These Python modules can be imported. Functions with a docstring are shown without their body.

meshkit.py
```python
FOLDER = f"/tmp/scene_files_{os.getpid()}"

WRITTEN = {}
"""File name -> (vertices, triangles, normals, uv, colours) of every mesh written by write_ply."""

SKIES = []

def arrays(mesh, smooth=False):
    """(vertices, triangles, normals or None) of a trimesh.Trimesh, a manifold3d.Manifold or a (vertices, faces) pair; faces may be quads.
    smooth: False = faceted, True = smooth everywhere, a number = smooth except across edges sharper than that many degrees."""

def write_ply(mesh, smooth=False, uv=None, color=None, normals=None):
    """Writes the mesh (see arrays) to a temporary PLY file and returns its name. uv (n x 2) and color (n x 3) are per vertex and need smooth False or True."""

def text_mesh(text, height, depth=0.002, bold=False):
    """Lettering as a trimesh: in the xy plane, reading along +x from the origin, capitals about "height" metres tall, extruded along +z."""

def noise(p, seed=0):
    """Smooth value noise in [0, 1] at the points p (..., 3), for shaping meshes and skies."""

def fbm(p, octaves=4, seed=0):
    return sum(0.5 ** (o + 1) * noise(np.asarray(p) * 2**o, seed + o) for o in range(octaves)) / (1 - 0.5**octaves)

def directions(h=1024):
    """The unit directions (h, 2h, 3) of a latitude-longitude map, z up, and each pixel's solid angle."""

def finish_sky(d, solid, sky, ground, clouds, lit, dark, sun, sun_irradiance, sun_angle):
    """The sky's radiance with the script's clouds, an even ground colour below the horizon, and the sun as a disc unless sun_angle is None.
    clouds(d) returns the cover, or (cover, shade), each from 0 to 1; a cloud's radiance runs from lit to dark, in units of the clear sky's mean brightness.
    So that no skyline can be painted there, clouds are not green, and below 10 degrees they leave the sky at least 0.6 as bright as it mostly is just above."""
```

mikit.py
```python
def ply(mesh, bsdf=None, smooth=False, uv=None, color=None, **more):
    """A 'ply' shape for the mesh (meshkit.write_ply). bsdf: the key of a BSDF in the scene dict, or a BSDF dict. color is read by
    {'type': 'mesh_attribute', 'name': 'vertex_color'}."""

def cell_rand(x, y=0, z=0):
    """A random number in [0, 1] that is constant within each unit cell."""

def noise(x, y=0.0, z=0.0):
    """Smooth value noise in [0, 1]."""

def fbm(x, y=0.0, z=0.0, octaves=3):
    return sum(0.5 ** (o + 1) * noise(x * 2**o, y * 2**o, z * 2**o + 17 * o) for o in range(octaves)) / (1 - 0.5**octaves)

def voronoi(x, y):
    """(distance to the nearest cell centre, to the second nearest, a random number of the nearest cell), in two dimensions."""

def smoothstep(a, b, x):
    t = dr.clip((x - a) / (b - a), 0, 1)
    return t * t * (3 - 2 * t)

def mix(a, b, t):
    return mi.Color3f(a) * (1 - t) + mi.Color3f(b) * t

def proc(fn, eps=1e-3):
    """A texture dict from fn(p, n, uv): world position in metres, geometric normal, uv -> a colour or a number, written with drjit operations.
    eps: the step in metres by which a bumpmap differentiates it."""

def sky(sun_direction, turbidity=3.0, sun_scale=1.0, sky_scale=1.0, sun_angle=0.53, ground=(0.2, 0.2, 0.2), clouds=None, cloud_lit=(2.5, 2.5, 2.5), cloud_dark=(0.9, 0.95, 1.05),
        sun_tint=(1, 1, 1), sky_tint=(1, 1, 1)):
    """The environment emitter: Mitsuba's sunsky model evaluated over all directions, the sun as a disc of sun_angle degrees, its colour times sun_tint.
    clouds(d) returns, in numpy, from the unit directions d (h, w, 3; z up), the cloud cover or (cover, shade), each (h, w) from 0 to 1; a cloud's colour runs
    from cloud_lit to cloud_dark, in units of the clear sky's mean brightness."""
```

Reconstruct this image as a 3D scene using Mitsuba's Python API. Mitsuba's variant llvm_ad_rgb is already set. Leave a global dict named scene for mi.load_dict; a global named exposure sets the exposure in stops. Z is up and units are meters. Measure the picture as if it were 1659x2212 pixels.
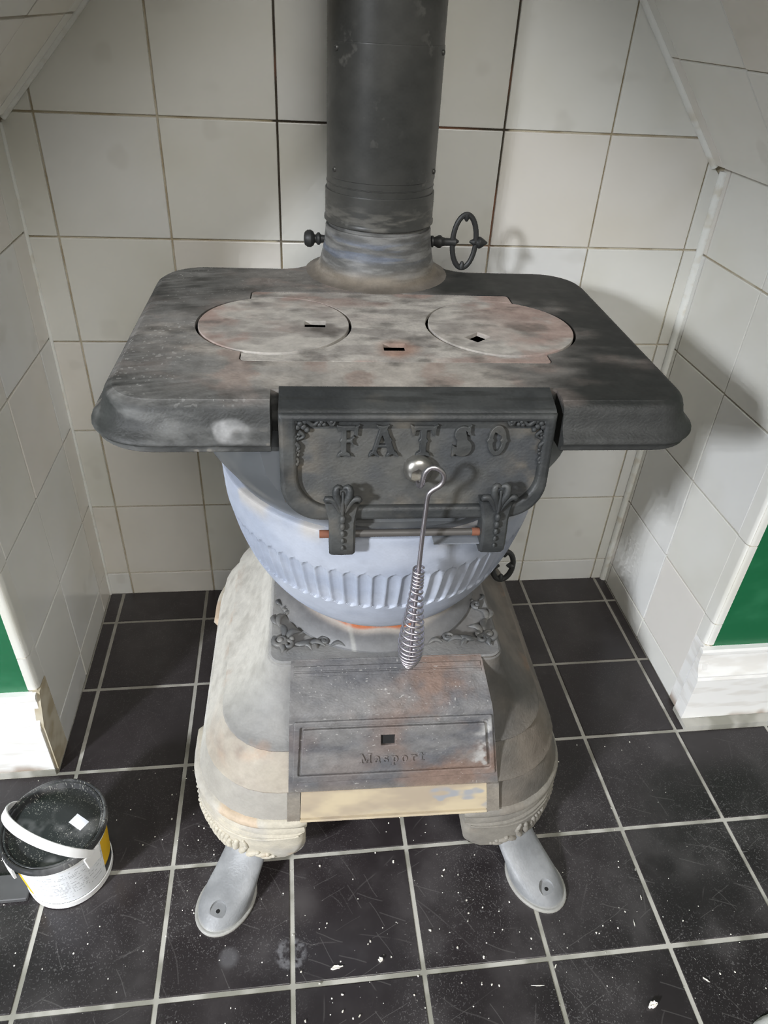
import math, random
import numpy as np, trimesh, shapely, manifold3d as m3
from shapely.geometry import Polygon, LineString, Point, box as sbox
from shapely.ops import unary_union
from shapely import affinity
import mapbox_earcut as earcut
import drjit as dr, mitsuba as mi, mikit, meshkit
from mikit import noise, fbm, voronoi, smoothstep, mix, cell_rand, proc

T = mi.ScalarTransform4f
scene, labels = {}, {}
exposure = 0.0
random.seed(7)
rng = np.random.default_rng(7)

# ------------------------------------------------------------------ camera
W, H, F = 1659, 2212, 1537.27
CAM = np.array([-0.1783, -0.4719, 1.2382])
RR = np.array([[0.9921853, -0.1151264, 0.0481063], [-0.0282515, -0.5828215, -0.8121090], [0.1215324, 0.8044035, -0.5815194]])
cm = np.eye(4); cm[:3, 0] = -RR[0]; cm[:3, 1] = -RR[1]; cm[:3, 2] = RR[2]; cm[:3, 3] = CAM
scene['camera'] = {'type': 'perspective', 'fov': math.degrees(2 * math.atan(W / 2 / F)), 'fov_axis': 'x', 'near_clip': 0.02, 'far_clip': 50.0, 'to_world': T(cm)}
# ------------------------------------------------------------------ light: a spotlight high on the left and an added fill panel under the ceiling
# (a cluster of cool white lamps high on the left, aimed at the foot of the stove)
SPOT = dict(at=(-3.0, -2.4, 2.26), to=(-.25, .17, .12), r=.20, beam=6.0, cut=19.0, I=115.0, tint=(.96, 1.0, 1.06))
FILL = dict(x0=-0.5, x1=0.9, y0=-2.5, y1=-1.1, z=2.57, L=(11.8, 11.5, 11.0))
RX0, RX1, RY0, RZ1 = -3.1, 2.6, -3.6, 2.6
TP = 0.205

# ------------------------------------------------------------------ mesh helpers
def TM(v, f): return trimesh.Trimesh(np.asarray(v, float), np.asarray(f, int), process=False)
def cat(ms): return trimesh.util.concatenate([m for m in ms if m is not None])
def frame(o, ex, ey, ez=None):
    ex = np.array(ex, float); ex /= np.linalg.norm(ex); ey = np.array(ey, float); ey /= np.linalg.norm(ey)
    ez = np.cross(ex, ey) if ez is None else np.array(ez, float)
    m = np.eye(4); m[:3, 0] = ex; m[:3, 1] = ey; m[:3, 2] = ez / np.linalg.norm(ez); m[:3, 3] = o
    return m
def xf(m, M):
    m = m.copy(); m.apply_transform(M); return m
def move(m, x=0, y=0, z=0):
    m = m.copy(); m.apply_translation([x, y, z]); return m
def man(m): return m3.Manifold(m3.Mesh(np.asarray(m.vertices, np.float32), np.asarray(m.faces, np.uint32)))
def unman(M):
    q = M.to_mesh(); return TM(np.array(q.vert_properties[:, :3]), np.array(q.tri_verts))
def bx(x0, x1, y0, y1, z0, z1): return m3.Manifold.cube([x1 - x0, y1 - y0, z1 - z0]).translate([x0, y0, z0])
def rbox(x0, x1, y0, y1, z0, z1, r=0.002):
    pts = [[x, y, z] for x in (x0, x1) for y in (y0, y1) for z in (z0, z1)]
    c = np.mean(pts, 0); out = []
    for p in pts:
        for k in range(3):
            q = np.array(p, float)
            for j in range(3):
                if j != k: q[j] += r if q[j] < c[j] else -r
            out.append(q)
    return unman(m3.Manifold.hull_points(np.array(out)))
def polys(g): return [p for p in getattr(g, 'geoms', [g]) if isinstance(p, Polygon) and p.area > 1e-9]
def ring_normals(P):
    e = np.roll(P, -1, 0) - P; e /= np.linalg.norm(e, axis=1, keepdims=True) + 1e-12
    n = np.stack([e[:, 1], -e[:, 0]], 1); a = np.roll(n, 1, 0)
    s = a + n; l = (s * s).sum(1, keepdims=True)
    return s * np.minimum(2.0 / np.maximum(l, 1e-9), 1.4 / np.maximum(np.sqrt(l), 1e-9))
def densify(c, step):
    c = np.asarray(c)[:-1] if np.allclose(c[0], c[-1]) else np.asarray(c)
    out = []
    for a, b in zip(c, np.roll(c, -1, 0)):
        n = max(1, int(math.ceil(np.linalg.norm(b - a) / step))) if step else 1
        out += [a + (b - a) * k / n for k in range(n)]
    return np.array(out)
def tri(rings):
    v = np.vstack(rings); ends = np.cumsum([len(r) for r in rings]).astype(np.uint32)
    return earcut.triangulate_float64(v, ends).reshape(-1, 3).astype(int)
def bev(poly, depth, bevel=0.001, steps=2, step=None, base=True, z0=0.0):
    """Prism of a polygon (with holes) along +z with a rounded top edge."""
    out = []
    for p in polys(poly):
        p = shapely.geometry.polygon.orient(p, 1.0)
        rings = [densify(np.array(r.coords), step) for r in [p.exterior, *p.interiors]]
        lv = [(0.0, z0)] + [(bevel * (1 - math.cos(a)), depth - bevel + bevel * math.sin(a)) for a in np.linspace(0, math.pi / 2, steps + 1)]
        V, Fc, n = [], [], 0
        nr = [ring_normals(r) for r in rings]
        for r, nn in zip(rings, nr):
            k = len(r); i = np.arange(k); j = (i + 1) % k
            for off, z in lv: V.append(np.c_[r - nn * off, np.full(k, z)])
            for q in range(len(lv) - 1):
                a = n + q * k; b = a + k
                Fc += [np.c_[a + i, a + j, b + j], np.c_[a + i, b + j, b + i]]
            n += k * len(lv)
        off, z = lv[-1]; top = [r - nn * off for r, nn in zip(rings, nr)]
        t = tri(top); V.append(np.c_[np.vstack(top), np.full(sum(map(len, top)), z)]); Fc.append(t + n); n += len(V[-1])
        if base:
            t = tri(rings); V.append(np.c_[np.vstack(rings), np.full(sum(map(len, rings)), z0)]); Fc.append(t[:, ::-1] + n)
        out.append(TM(np.vstack(V), np.vstack(Fc)))
    return cat(out)
def loft(secs, cap0=True, cap1=True, closed=False):
    secs = [np.asarray(s, float) for s in secs]; k = len(secs[0]); i = np.arange(k); j = (i + 1) % k; V = np.vstack(secs); Fc = []
    m = len(secs)
    for q in range(m if closed else m - 1):
        a = q * k; b = ((q + 1) % m) * k
        Fc += [np.c_[a + i, a + j, b + j], np.c_[a + i, b + j, b + i]]
    n = len(V)
    if not closed:
        if cap0: V = np.vstack([V, secs[0].mean(0)]); Fc.append(np.c_[i * 0 + n, j, i]); n += 1
        if cap1: V = np.vstack([V, secs[-1].mean(0)]); o = (m - 1) * k; Fc.append(np.c_[i * 0 + n, o + i, o + j])
    return TM(V, np.vstack(Fc))
def tube(P, r, n=10, closed=False, flat=1.0, up=None):
    P = np.asarray(P, float); m = len(P); r = np.broadcast_to(np.asarray(r, float), (m,))
    t = (np.roll(P, -1, 0) - np.roll(P, 1, 0)) if closed else np.gradient(P, axis=0)
    t /= np.linalg.norm(t, axis=1, keepdims=True) + 1e-12
    a = np.array(up, float) if up is not None else (np.array([0, 0, 1.0]) if abs(t[0, 2]) < 0.9 else np.array([1.0, 0, 0]))
    secs = []; ang = np.arange(n) * 2 * math.pi / n
    for q in range(m):
        if up is None or True:
            a = a - t[q] * (a @ t[q]); a /= np.linalg.norm(a) + 1e-12
        b = np.cross(t[q], a)
        secs.append(P[q] + r[q] * (np.cos(ang)[:, None] * a * flat + np.sin(ang)[:, None] * b))
    return loft(secs, closed=closed)
def spline(P, n=40, closed=False):
    from scipy.interpolate import CubicSpline
    P = np.asarray(P, float)
    if closed: P = np.vstack([P, P[:1]])
    t = np.r_[0, np.cumsum(np.linalg.norm(np.diff(P, axis=0), axis=1))]
    c = CubicSpline(t, P, bc_type='periodic' if closed else 'natural')
    return c(np.linspace(0, t[-1], n, endpoint=not closed))
def revolve(prof, n=64, c=(0, 0), closed=False):
    a = np.arange(n) * 2 * math.pi / n
    return loft([np.c_[c[0] + r * np.cos(a), c[1] + r * np.sin(a), np.full(n, z)] for r, z in prof], closed=closed)
def ball(c, r, s=(1, 1, 1), sub=2):
    m = trimesh.creation.icosphere(subdivisions=sub, radius=r); m.vertices = m.vertices * np.array(s) + np.array(c); return m
def rrect(hu, hv, rc, nc=9, ne=7):
    rc = min(rc, hu * .99, hv * .99); P = []
    cs = [(hu - rc, hv - rc, 0), (-hu + rc, hv - rc, 90), (-hu + rc, -hv + rc, 180), (hu - rc, -hv + rc, 270)]
    for k, (x, y, a0) in enumerate(cs):
        A = np.radians(a0 + np.linspace(0, 90, nc)); arc = np.c_[x + rc * np.cos(A), y + rc * np.sin(A)]; P += list(arc)
        x2, y2, b0 = cs[(k + 1) % 4]; nxt = np.array([x2 + rc * math.cos(math.radians(b0)), y2 + rc * math.sin(math.radians(b0))])
        P += [arc[-1] + (nxt - arc[-1]) * t for t in np.linspace(0, 1, ne + 2)[1:-1]]
    return np.array(P)

# ------------------------------------------------------------------ scene helpers
def numbered(name):
    k, i = name, 0
    while k in scene or any(q.startswith(k + '__') for q in scene) or k in labels:
        i += 1; k = f'{name}_{i:03d}'
    return k
def obj(name, mesh, mat, parent=None, smooth=35, label=None, M=None, **more):
    k = f'{parent}__{name}' if parent else name
    kk, i = k, 0
    while kk in scene: i += 1; kk = f'{k}_{i:03d}'
    scene[kk] = mikit.ply(mesh if M is None else xf(mesh, M), mat, smooth=smooth, **more)
    if label: labels.setdefault(kk, {})['label'] = label
    return kk
def tag(k, label, cat=None, group=None, kind=None):
    d = labels.setdefault(k, {}); d['label'] = label
    if cat: d['category'] = cat
    if group: d['group'] = group
    if kind: d['kind'] = kind
    return k

# ------------------------------------------------------------------ materials
def mat(name, col, rough=0.5, spec=0.5, metallic=0.0, bump=None, bscale=1.0, eps=5e-4, **more):
    b = {'type': 'principled', 'base_color': proc(col) if callable(col) else {'type': 'rgb', 'value': list(col)},
         'roughness': proc(rough) if callable(rough) else rough, 'specular': spec, 'metallic': metallic, **more}
    if bump is not None: b = {'type': 'bumpmap', 'texture': proc(bump, eps), 'scale': bscale, 'bsdf': b}
    scene[name] = {'type': 'twosided', 'bsdf': b}
    return name
SY, OX, OY = math.radians(-1.5), -0.042, 0.5
def lu(p):
    c, s = math.cos(SY), math.sin(SY); x, y = p.x - OX, p.y - OY
    return x * c + y * s, -x * s + y * c, p.z
def c3(v): return mi.Color3f(*v)
def grain(p, n, uv): return 0.0005 * fbm(p.x * 420, p.y * 420, p.z * 420, octaves=2) + 0.0006 * noise(p.x * 90, p.y * 90, p.z * 90)

def mott(c, x, y, z, amt=.3):
    m = fbm(x * 70, y * 70, z * 70, octaves=3) - .5; k = noise(x * 420, y * 420, z * 420) - .5
    return c * (1 + amt * (1.6 * m + .55 * k))
def specks(x, y, z, f, lo=.80):
    return smoothstep(lo, lo + .05, noise(x * f, y * f, z * f))
def wall_tile(base, seed):
    def f(p, n, uv):
        s = fbm(p.x * 5 + seed, p.y * 5, p.z * 5, octaves=3)
        c = mix(base, [base[0] * .93, base[1] * .92, base[2] * .88], smoothstep(.4, .75, s))
        smudge = smoothstep(.70, .82, fbm(p.x * 13 + 3, p.y * 13, p.z * 13 + seed, octaves=3)) * .22
        return mix(c, [.42, .40, .35], smudge)
    return f
mat('tile_white', wall_tile((.66, .655, .615), 0.), .17, .5)
mat('tile_cool', wall_tile((.655, .655, .635), 4.), .17, .5)
mat('tile_warm', wall_tile((.66, .635, .59), 9.), .17, .5)
def wgrout(p, n, uv):
    dark = smoothstep(-.205, -.198, p.x) * (1 - smoothstep(.212, .220, p.x)) * smoothstep(.80, .9, p.z)
    c = mix([.46, .42, .33], [.34, .29, .2], smoothstep(.35, .7, fbm(p.x * 30, p.y * 30, p.z * 30)))
    return mix(c, mix([.03, .024, .018], [.16, .07, .04], smoothstep(.5, .7, noise(p.x * 20, p.y * 20, p.z * 14))), dark * .93 * smoothstep(.86, .87, p.y))
mat('wall_grout', wgrout, .8, .2)
def ftile(p, n, uv):
    c = mix([.0125, .0105, .0115], [.023, .0185, .020], fbm(p.x * 9, p.y * 9, 3.1, octaves=4))
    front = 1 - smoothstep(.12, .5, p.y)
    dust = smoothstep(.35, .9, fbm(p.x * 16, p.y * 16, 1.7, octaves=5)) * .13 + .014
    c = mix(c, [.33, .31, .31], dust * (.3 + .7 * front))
    w = 0.35 * fbm(p.x * 6, p.y * 6, 8.0)
    d1, d2, r = voronoi(p.x * 60 + w, p.y * 60)
    c = mix(c, [.5, .48, .46], (1 - smoothstep(.02, .05, d1)) * smoothstep(.86, .88, r) * (.2 + .5 * front) * .7)
    a = cell_rand(dr.floor(p.x * 9), dr.floor(p.y * 9)) * 6.28
    q = (p.x * 9 - dr.floor(p.x * 9) - .5) * dr.cos(a) + (p.y * 9 - dr.floor(p.y * 9) - .5) * dr.sin(a) + .12 * (noise(p.x * 20, p.y * 20) - .5)
    sc = (1 - smoothstep(.004, .014, dr.abs(q))) * smoothstep(.5, .65, noise(p.x * 26, p.y * 26, 5.)) * .06
    c = mix(c, [.4, .38, .37], sc * (.25 + .75 * front))
    c = mix(c, [.30, .29, .29], specks(p.x, p.y, 2., 620., .76) * smoothstep(.25, .75, fbm(p.x * 8, p.y * 8, 4., octaves=3)) * (.05 + .18 * front))
    for ang_, fq in ((.5, 60.), (2.0, 75.), (1.2, 50.)):
        qa = p.x * math.cos(ang_) + p.y * math.sin(ang_) + .004 * noise(p.x * 30, p.y * 30); qb = -p.x * math.sin(ang_) + p.y * math.cos(ang_)
        line = 1 - smoothstep(.02, .06, dr.abs(qa * fq - dr.floor(qa * fq) - .5)); gate = cell_rand(dr.floor(qa * fq), dr.floor(qb * 22), 3.)
        c = mix(c, [.3, .29, .28], line * smoothstep(.94, .95, gate) * (.15 + .55 * front) * .16)
    ring = dr.abs(dr.sqrt(dr.square(p.x + .208) + dr.square(p.y - .046)) - .016)
    blot = (1 - smoothstep(.004, .012, ring)) * smoothstep(.3, .7, fbm(p.x * 170, p.y * 170, 1., octaves=3)) + (1 - smoothstep(.008, .02, dr.sqrt(dr.square(p.x + .305) + dr.square(p.y - .05)))) * .6
    return mix(c, [.36, .36, .38], blot * .28)
mat('floor_tile', ftile, lambda p, n, uv: .20 + .18 * fbm(p.x * 14, p.y * 14, 2., octaves=3), .5)
def fgrout(p, n, uv):
    c = mix([.42, .41, .37], [.24, .235, .2], smoothstep(.35, .75, fbm(p.x * 22, p.y * 22, 6., octaves=3)))
    return mix(c, [.17, .16, .14], smoothstep(.35, .75, p.y) * .75)  # grout darker towards the back: alcove shade painted into the colour
mat('floor_grout', fgrout, .85, .2)
def far_floor(p, n, uv):
    gx, gy = p.x / TP - dr.floor(p.x / TP), p.y / TP - dr.floor(p.y / TP)
    g = dr.maximum(smoothstep(.477, .485, dr.abs(gx - .5)), smoothstep(.477, .485, dr.abs(gy - .5)))
    return mix([.02, .018, .019], [.36, .35, .31], g)
mat('floor_far', far_floor, .35, .5)
mat('silicone', lambda p, n, uv: mix([.74, .745, .71], [.55, .5, .4], smoothstep(.5, .8, fbm(p.x * 40, p.y * 40, p.z * 40)) * .6), .35, .5)
def green(p, n, uv):
    return mix([.010, .112, .044], [.03, .17, .08], smoothstep(.45, .8, fbm(p.x * 18, p.y * 18, p.z * 18, octaves=4)) * .55)
mat('green_paint', green, .35, .45)
def skirt_white(p, n, uv):
    c = mix([.74, .735, .71], [.62, .60, .56], smoothstep(.45, .7, fbm(p.x * 16, p.y * 16, p.z * 60, octaves=3)) * .7)
    low = (1 - smoothstep(.012, .04, p.z + .02 * noise(p.x * 60, 0, 3))) * smoothstep(.35, .6, noise(p.x * 28, p.y * 28, 1.))
    return mix(c, [.22, .14, .08], low * .8)
mat('skirting_paint', skirt_white, .35, .5)
mat('room_wall', (.60, .59, .56), .8, .2)
mat('room_ceiling', (.72, .72, .70), .9, .1)
mat('lamp_frame', (.6, .6, .6), .4, .5)

# stove finishes
def top_col(p, n, uv):
    u, v, z = lu(p)
    w1 = fbm(u * 14, v * 30, z * 11, octaves=5) - .5
    w2 = fbm(u * 6 + 7, v * 11, 2.2, octaves=4) - .5
    brush = fbm(u * 30 + v * 16, v * 170 - u * 40, 1.3, octaves=3) - .5
    heat = 1 - smoothstep(.06, .32, dr.sqrt(dr.square((u + .05) * .80) + dr.square((v + .01) * 1.05)) + w1 * .20 + w2 * .22)
    heat = dr.maximum(heat, (1 - smoothstep(.10, .22, dr.abs(u - .01) + w1 * .14)) * (1 - smoothstep(-.14, -.05, v + .05 * w2)) * .8)
    heat = dr.maximum(heat, (1 - smoothstep(.05, .20, dr.abs(u + .10) + w1 * .15)) * smoothstep(.10, .2, v) * .45)
    col = mix([.019, .020, .019], [.135, .127, .119], smoothstep(.0, .42, heat))
    col = mix(col, [.36, .33, .295], smoothstep(.36, .95, heat + .25 * brush))
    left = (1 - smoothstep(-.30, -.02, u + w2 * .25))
    col = mix(col, [.20, .197, .19], left * smoothstep(.2, .85, w1 + .55 + .5 * brush) * .8)  # left end paler: dust plus glare painted into the colour
    pink = smoothstep(.50, .70, fbm(u * 20 + 3, v * 24, 9., octaves=4)) * heat
    col = mix(col, [.27, .19, .16], pink * .6)
    soot = smoothstep(.50, .80, fbm(u * 22 + 1, v * 36 + 5, 4., octaves=5))
    col = mix(col, [.030, .029, .027], soot * .55)
    spot = (1 - smoothstep(.0, .08, dr.sqrt(dr.square(u - .15) + dr.square((v - .20) * 1.8)) + w1 * .2))
    col = mix(col, [.02, .022, .02], spot * .9)
    ash = specks(u, v, z, 260., .70) * left * smoothstep(.4, .65, fbm(u * 16, v * 16, 3., octaves=3))
    col = mix(col, [.36, .355, .34], ash * .45)
    rim = 1 - smoothstep(.846, .8535, z)
    rc = mix([.032, .033, .032], [.095, .096, .093], smoothstep(.4, .75, fbm(u * 22, v * 22, z * 50, octaves=4)) * (1 - smoothstep(-.15, .15, u)))
    chip = smoothstep(.66, .72, fbm(u * 40 + 4, v * 40, z * 40, octaves=3)) * (1 - smoothstep(.808, .83, z))
    rc = mix(rc, [.22, .20, .17], chip * .6 * (1 - smoothstep(-.1, .2, u)))
    scr = (1 - smoothstep(.006, .014, dr.sqrt(dr.square((u + .205) * .55) + dr.square((z - .826))) + .012 * (noise(u * 60, z * 90) - .5)))
    rc = mix(rc, [.30, .30, .30], scr * (.3 + .6 * noise(u * 160, z * 160)) * smoothstep(-.2, -.215, v))
    return mott(mix(col, rc, rim), u, v, z, .32)
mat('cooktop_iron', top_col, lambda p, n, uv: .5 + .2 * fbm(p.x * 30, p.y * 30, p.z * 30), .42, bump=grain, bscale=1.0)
def plate_col(p, n, uv):
    u, v, z = lu(p)
    a = fbm(u * 22, v * 50, 1., octaves=5)
    c = mix([.42, .395, .36], [.28, .26, .24], smoothstep(.36, .66, a))
    edge = smoothstep(.03, .13, dr.abs(v - .02)) + smoothstep(.09, .24, dr.abs(u))
    c = mix(c, [.31, .215, .185], smoothstep(.42, .66, fbm(u * 15 + 5, v * 18, 7., octaves=4)) * dr.clip(edge, .1, 1) * .75)
    c = mix(c, [.06, .054, .048], smoothstep(.56, .82, fbm(u * 26 + 9, v * 38, 3., octaves=5)) * .5)
    for cu, cv, r in ((-.09, .0, .05), (.07, .06, .05), (.20, .02, .06)):
        c = mix(c, [.055, .045, .038], (1 - smoothstep(.0, r, dr.sqrt(dr.square(u - cu) + dr.square((v - cv) * 1.9)) + .035 * (noise(u * 60, v * 90) + noise(u * 24, v * 30) - .9))) * .55)
    c = mix(c, [.24, .11, .065], (1 - smoothstep(.012, .04, dr.sqrt(dr.square(u - .01) + dr.square(v + .06)) + .02 * (a - .5))) * .6)
    return mott(c, u, v, z, .30)
mat('hotplate_iron', plate_col, .62, .3, bump=grain, bscale=.8)
def black_col(p, n, uv):
    u, v, z = lu(p)
    c = mix([.026, .028, .029], [.050, .052, .051], smoothstep(.4, .7, fbm(u * 10, v * 10, z * 26, octaves=4)))
    dust = smoothstep(.55, .8, fbm(u * 17 + 2, v * 17, z * 17, octaves=4))
    c = mix(c, [.17, .145, .11], dust * .35)
    c = mix(c, [.022, .023, .022], smoothstep(.5, .75, fbm(u * 12, 4., z * 90 + v * 90, octaves=4)) * .6 * smoothstep(.84, .85, z))
    return mott(c, u, v, z, .28)
mat('black_iron', black_col, lambda p, n, uv: .46 + .2 * fbm(p.x * 25, p.y * 25, p.z * 25), .45, bump=grain, bscale=.8)
def panel_col(p, n, uv):
    u, v, z = lu(p)
    c = mix([.050, .053, .056], [.078, .077, .071], smoothstep(.4, .7, fbm(u * 15, v * 15, z * 15, octaves=4)))
    e = smoothstep(.10, .15, dr.abs(u - .017)) + (1 - smoothstep(.715, .745, z))
    return mott(mix(c, [.19, .16, .12], dr.clip(e, 0, 1) * smoothstep(.35, .8, fbm(u * 40, 1., z * 40, octaves=4)) * .6), u, v, z, .28)
mat('panel_iron', panel_col, .58, .4, bump=grain, bscale=1.0)
mat('deep_black', (.012, .012, .012), .7, .3)
mat('handle_iron', (.022, .023, .023), .5, .5)
def bowl_col(p, n, uv):
    u, v, z = lu(p)
    c = mix([.275, .305, .37], [.34, .365, .42], smoothstep(.35, .7, fbm(u * 9, v * 9, z * 14, octaves=3)))
    c = mix(c, [.14, .155, .19], smoothstep(.05, .25, u + .05 * noise(u * 30, v * 30, z * 30)) * .55)  # bowl darker to the right: shading painted into the enamel colour
    tan = smoothstep(.64, .668, z) * smoothstep(.52, .66, fbm(u * 14, v * 14, 2., octaves=3))
    c = mix(c, [.42, .38, .32], tan * .6)
    low = 1 - smoothstep(.425, .455, z + .02 * (noise(u * 20, v * 20) - .5))
    c = mix(c, [.22, .23, .24], low * .7)
    rust = 1 - smoothstep(.006, .016, dr.abs(z - .409) + .008 * noise(u * 24, v * 24))
    return mott(mix(c, [.28, .09, .04], rust), u, v, z, .10)
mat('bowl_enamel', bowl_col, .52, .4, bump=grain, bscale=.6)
def fire_col(p, n, uv):
    u, v, z = lu(p)
    c = mix([.075, .08, .085], [.13, .13, .125], smoothstep(.4, .7, fbm(u * 12, v * 12, z * 12, octaves=3)))
    return mix(c, [.26, .28, .32], (1 - smoothstep(.672, .70, z + .02 * noise(u * 20, v * 20))) * .6)
mat('firepot_iron', fire_col, .55, .4)
def base_col(p, n, uv):
    u, v, z = lu(p)
    a = fbm(u * 12 + 3, v * 12, z * 12, octaves=5); b = fbm(u * 34, v * 34, z * 34, octaves=4)
    lo = 1 - smoothstep(.268, .279, z)
    dark = mix([.125, .125, .126], [.20, .195, .185], smoothstep(.3, .72, a))
    tan = mix([.33, .295, .24], [.22, .185, .155], smoothstep(.35, .70, .6 * a + .4 * b))
    tan = mix(tan, [.36, .235, .15], smoothstep(.5, .75, fbm(u * 10 + 1, v * 10, z * 16, octaves=4)) * smoothstep(.215, .23, z) * .6)
    tan = mix(tan, [.27, .265, .245], (1 - smoothstep(.205, .214, z)) * .6)
    c = mix(dark, tan, lo)
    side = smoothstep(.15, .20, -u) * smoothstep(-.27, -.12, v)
    c = mix(c, mix([.47, .455, .41], [.38, .365, .325], smoothstep(.45, .75, b)), side * .95)  # faded cream left face, with its lit brightness painted in
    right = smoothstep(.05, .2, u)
    c = mix(c, mix([.058, .054, .048], [.115, .098, .08], smoothstep(.35, .72, a)), right * .88)  # right faces darkened: shadow of the ash door painted into the colour
    c = mix(c, [.32, .18, .10], smoothstep(.52, .74, fbm(u * 26, v * 26, z * 26 + 8, octaves=5)) * (1 - smoothstep(.004, .026, dr.abs(z - .266))) * .45)
    c = mix(c, [.07, .07, .072], (1 - smoothstep(.0025, .0055, dr.abs(z - .2712))) * .5)  # dark line along the moulding groove: its shade painted into the colour
    c = mix(c, [.20, .20, .20], smoothstep(.376, .385, z) * smoothstep(.5, .9, n.z) * .6)
    return mott(c, u, v, z, .17)
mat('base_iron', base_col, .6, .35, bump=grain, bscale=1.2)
def ring_col(p, n, uv):
    u, v, z = lu(p); r = dr.sqrt(u * u + v * v)
    a = noise(u * 26, v * 26, 4.)
    c = mix([.105, .108, .115], [.16, .155, .15], fbm(u * 12, v * 12, 1., octaves=3))
    c = mix(c, [.36, .33, .29], (1 - smoothstep(.146, .160, r + .01 * (a - .5))) * .8)
    c = mix(c, [.34, .105, .04], (1 - smoothstep(.1430, .1485, r + .010 * (a - .5))))
    return mott(mix(c, [.36, .36, .33], (1 - smoothstep(.001, .006, dr.abs(u + .052 - (r - .15) * .2))) * smoothstep(-.1, -.12, v) * .4), u, v, z, .22)
mat('ring_iron', ring_col, .5, .4)
def orn_col(p, n, uv):
    return mix([.075, .077, .078], [.16, .155, .145], smoothstep(.4, .7, fbm(p.x * 40, p.y * 40, p.z * 40)))
mat('ornament_iron', orn_col, .5, .45)
def knee_col(p, n, uv):
    u, v, z = lu(p)
    a = fbm(u * 14, v * 14, z * 14, octaves=4)
    c = mix([.43, .395, .32], [.36, .34, .30], smoothstep(.4, .65, a))
    c = mix(c, [.46, .33, .21], smoothstep(.58, .68, fbm(u * 18 + 3, v * 18, z * 18, octaves=3)) * .6)
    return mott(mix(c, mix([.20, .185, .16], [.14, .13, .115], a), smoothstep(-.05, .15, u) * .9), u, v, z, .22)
mat('knee_iron', knee_col, .6, .35, bump=grain, bscale=1.0)
def foot_col(p, n, uv):
    u, v, z = lu(p)
    a = fbm(u * 18, v * 18, z * 18, octaves=4)
    c = mix([.265, .27, .275], [.175, .18, .185], smoothstep(.3, .7, a))
    return mott(mix(c, [.42, .40, .34], (1 - smoothstep(.004, .012, z)) * .5), u, v, z, .14)
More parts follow.
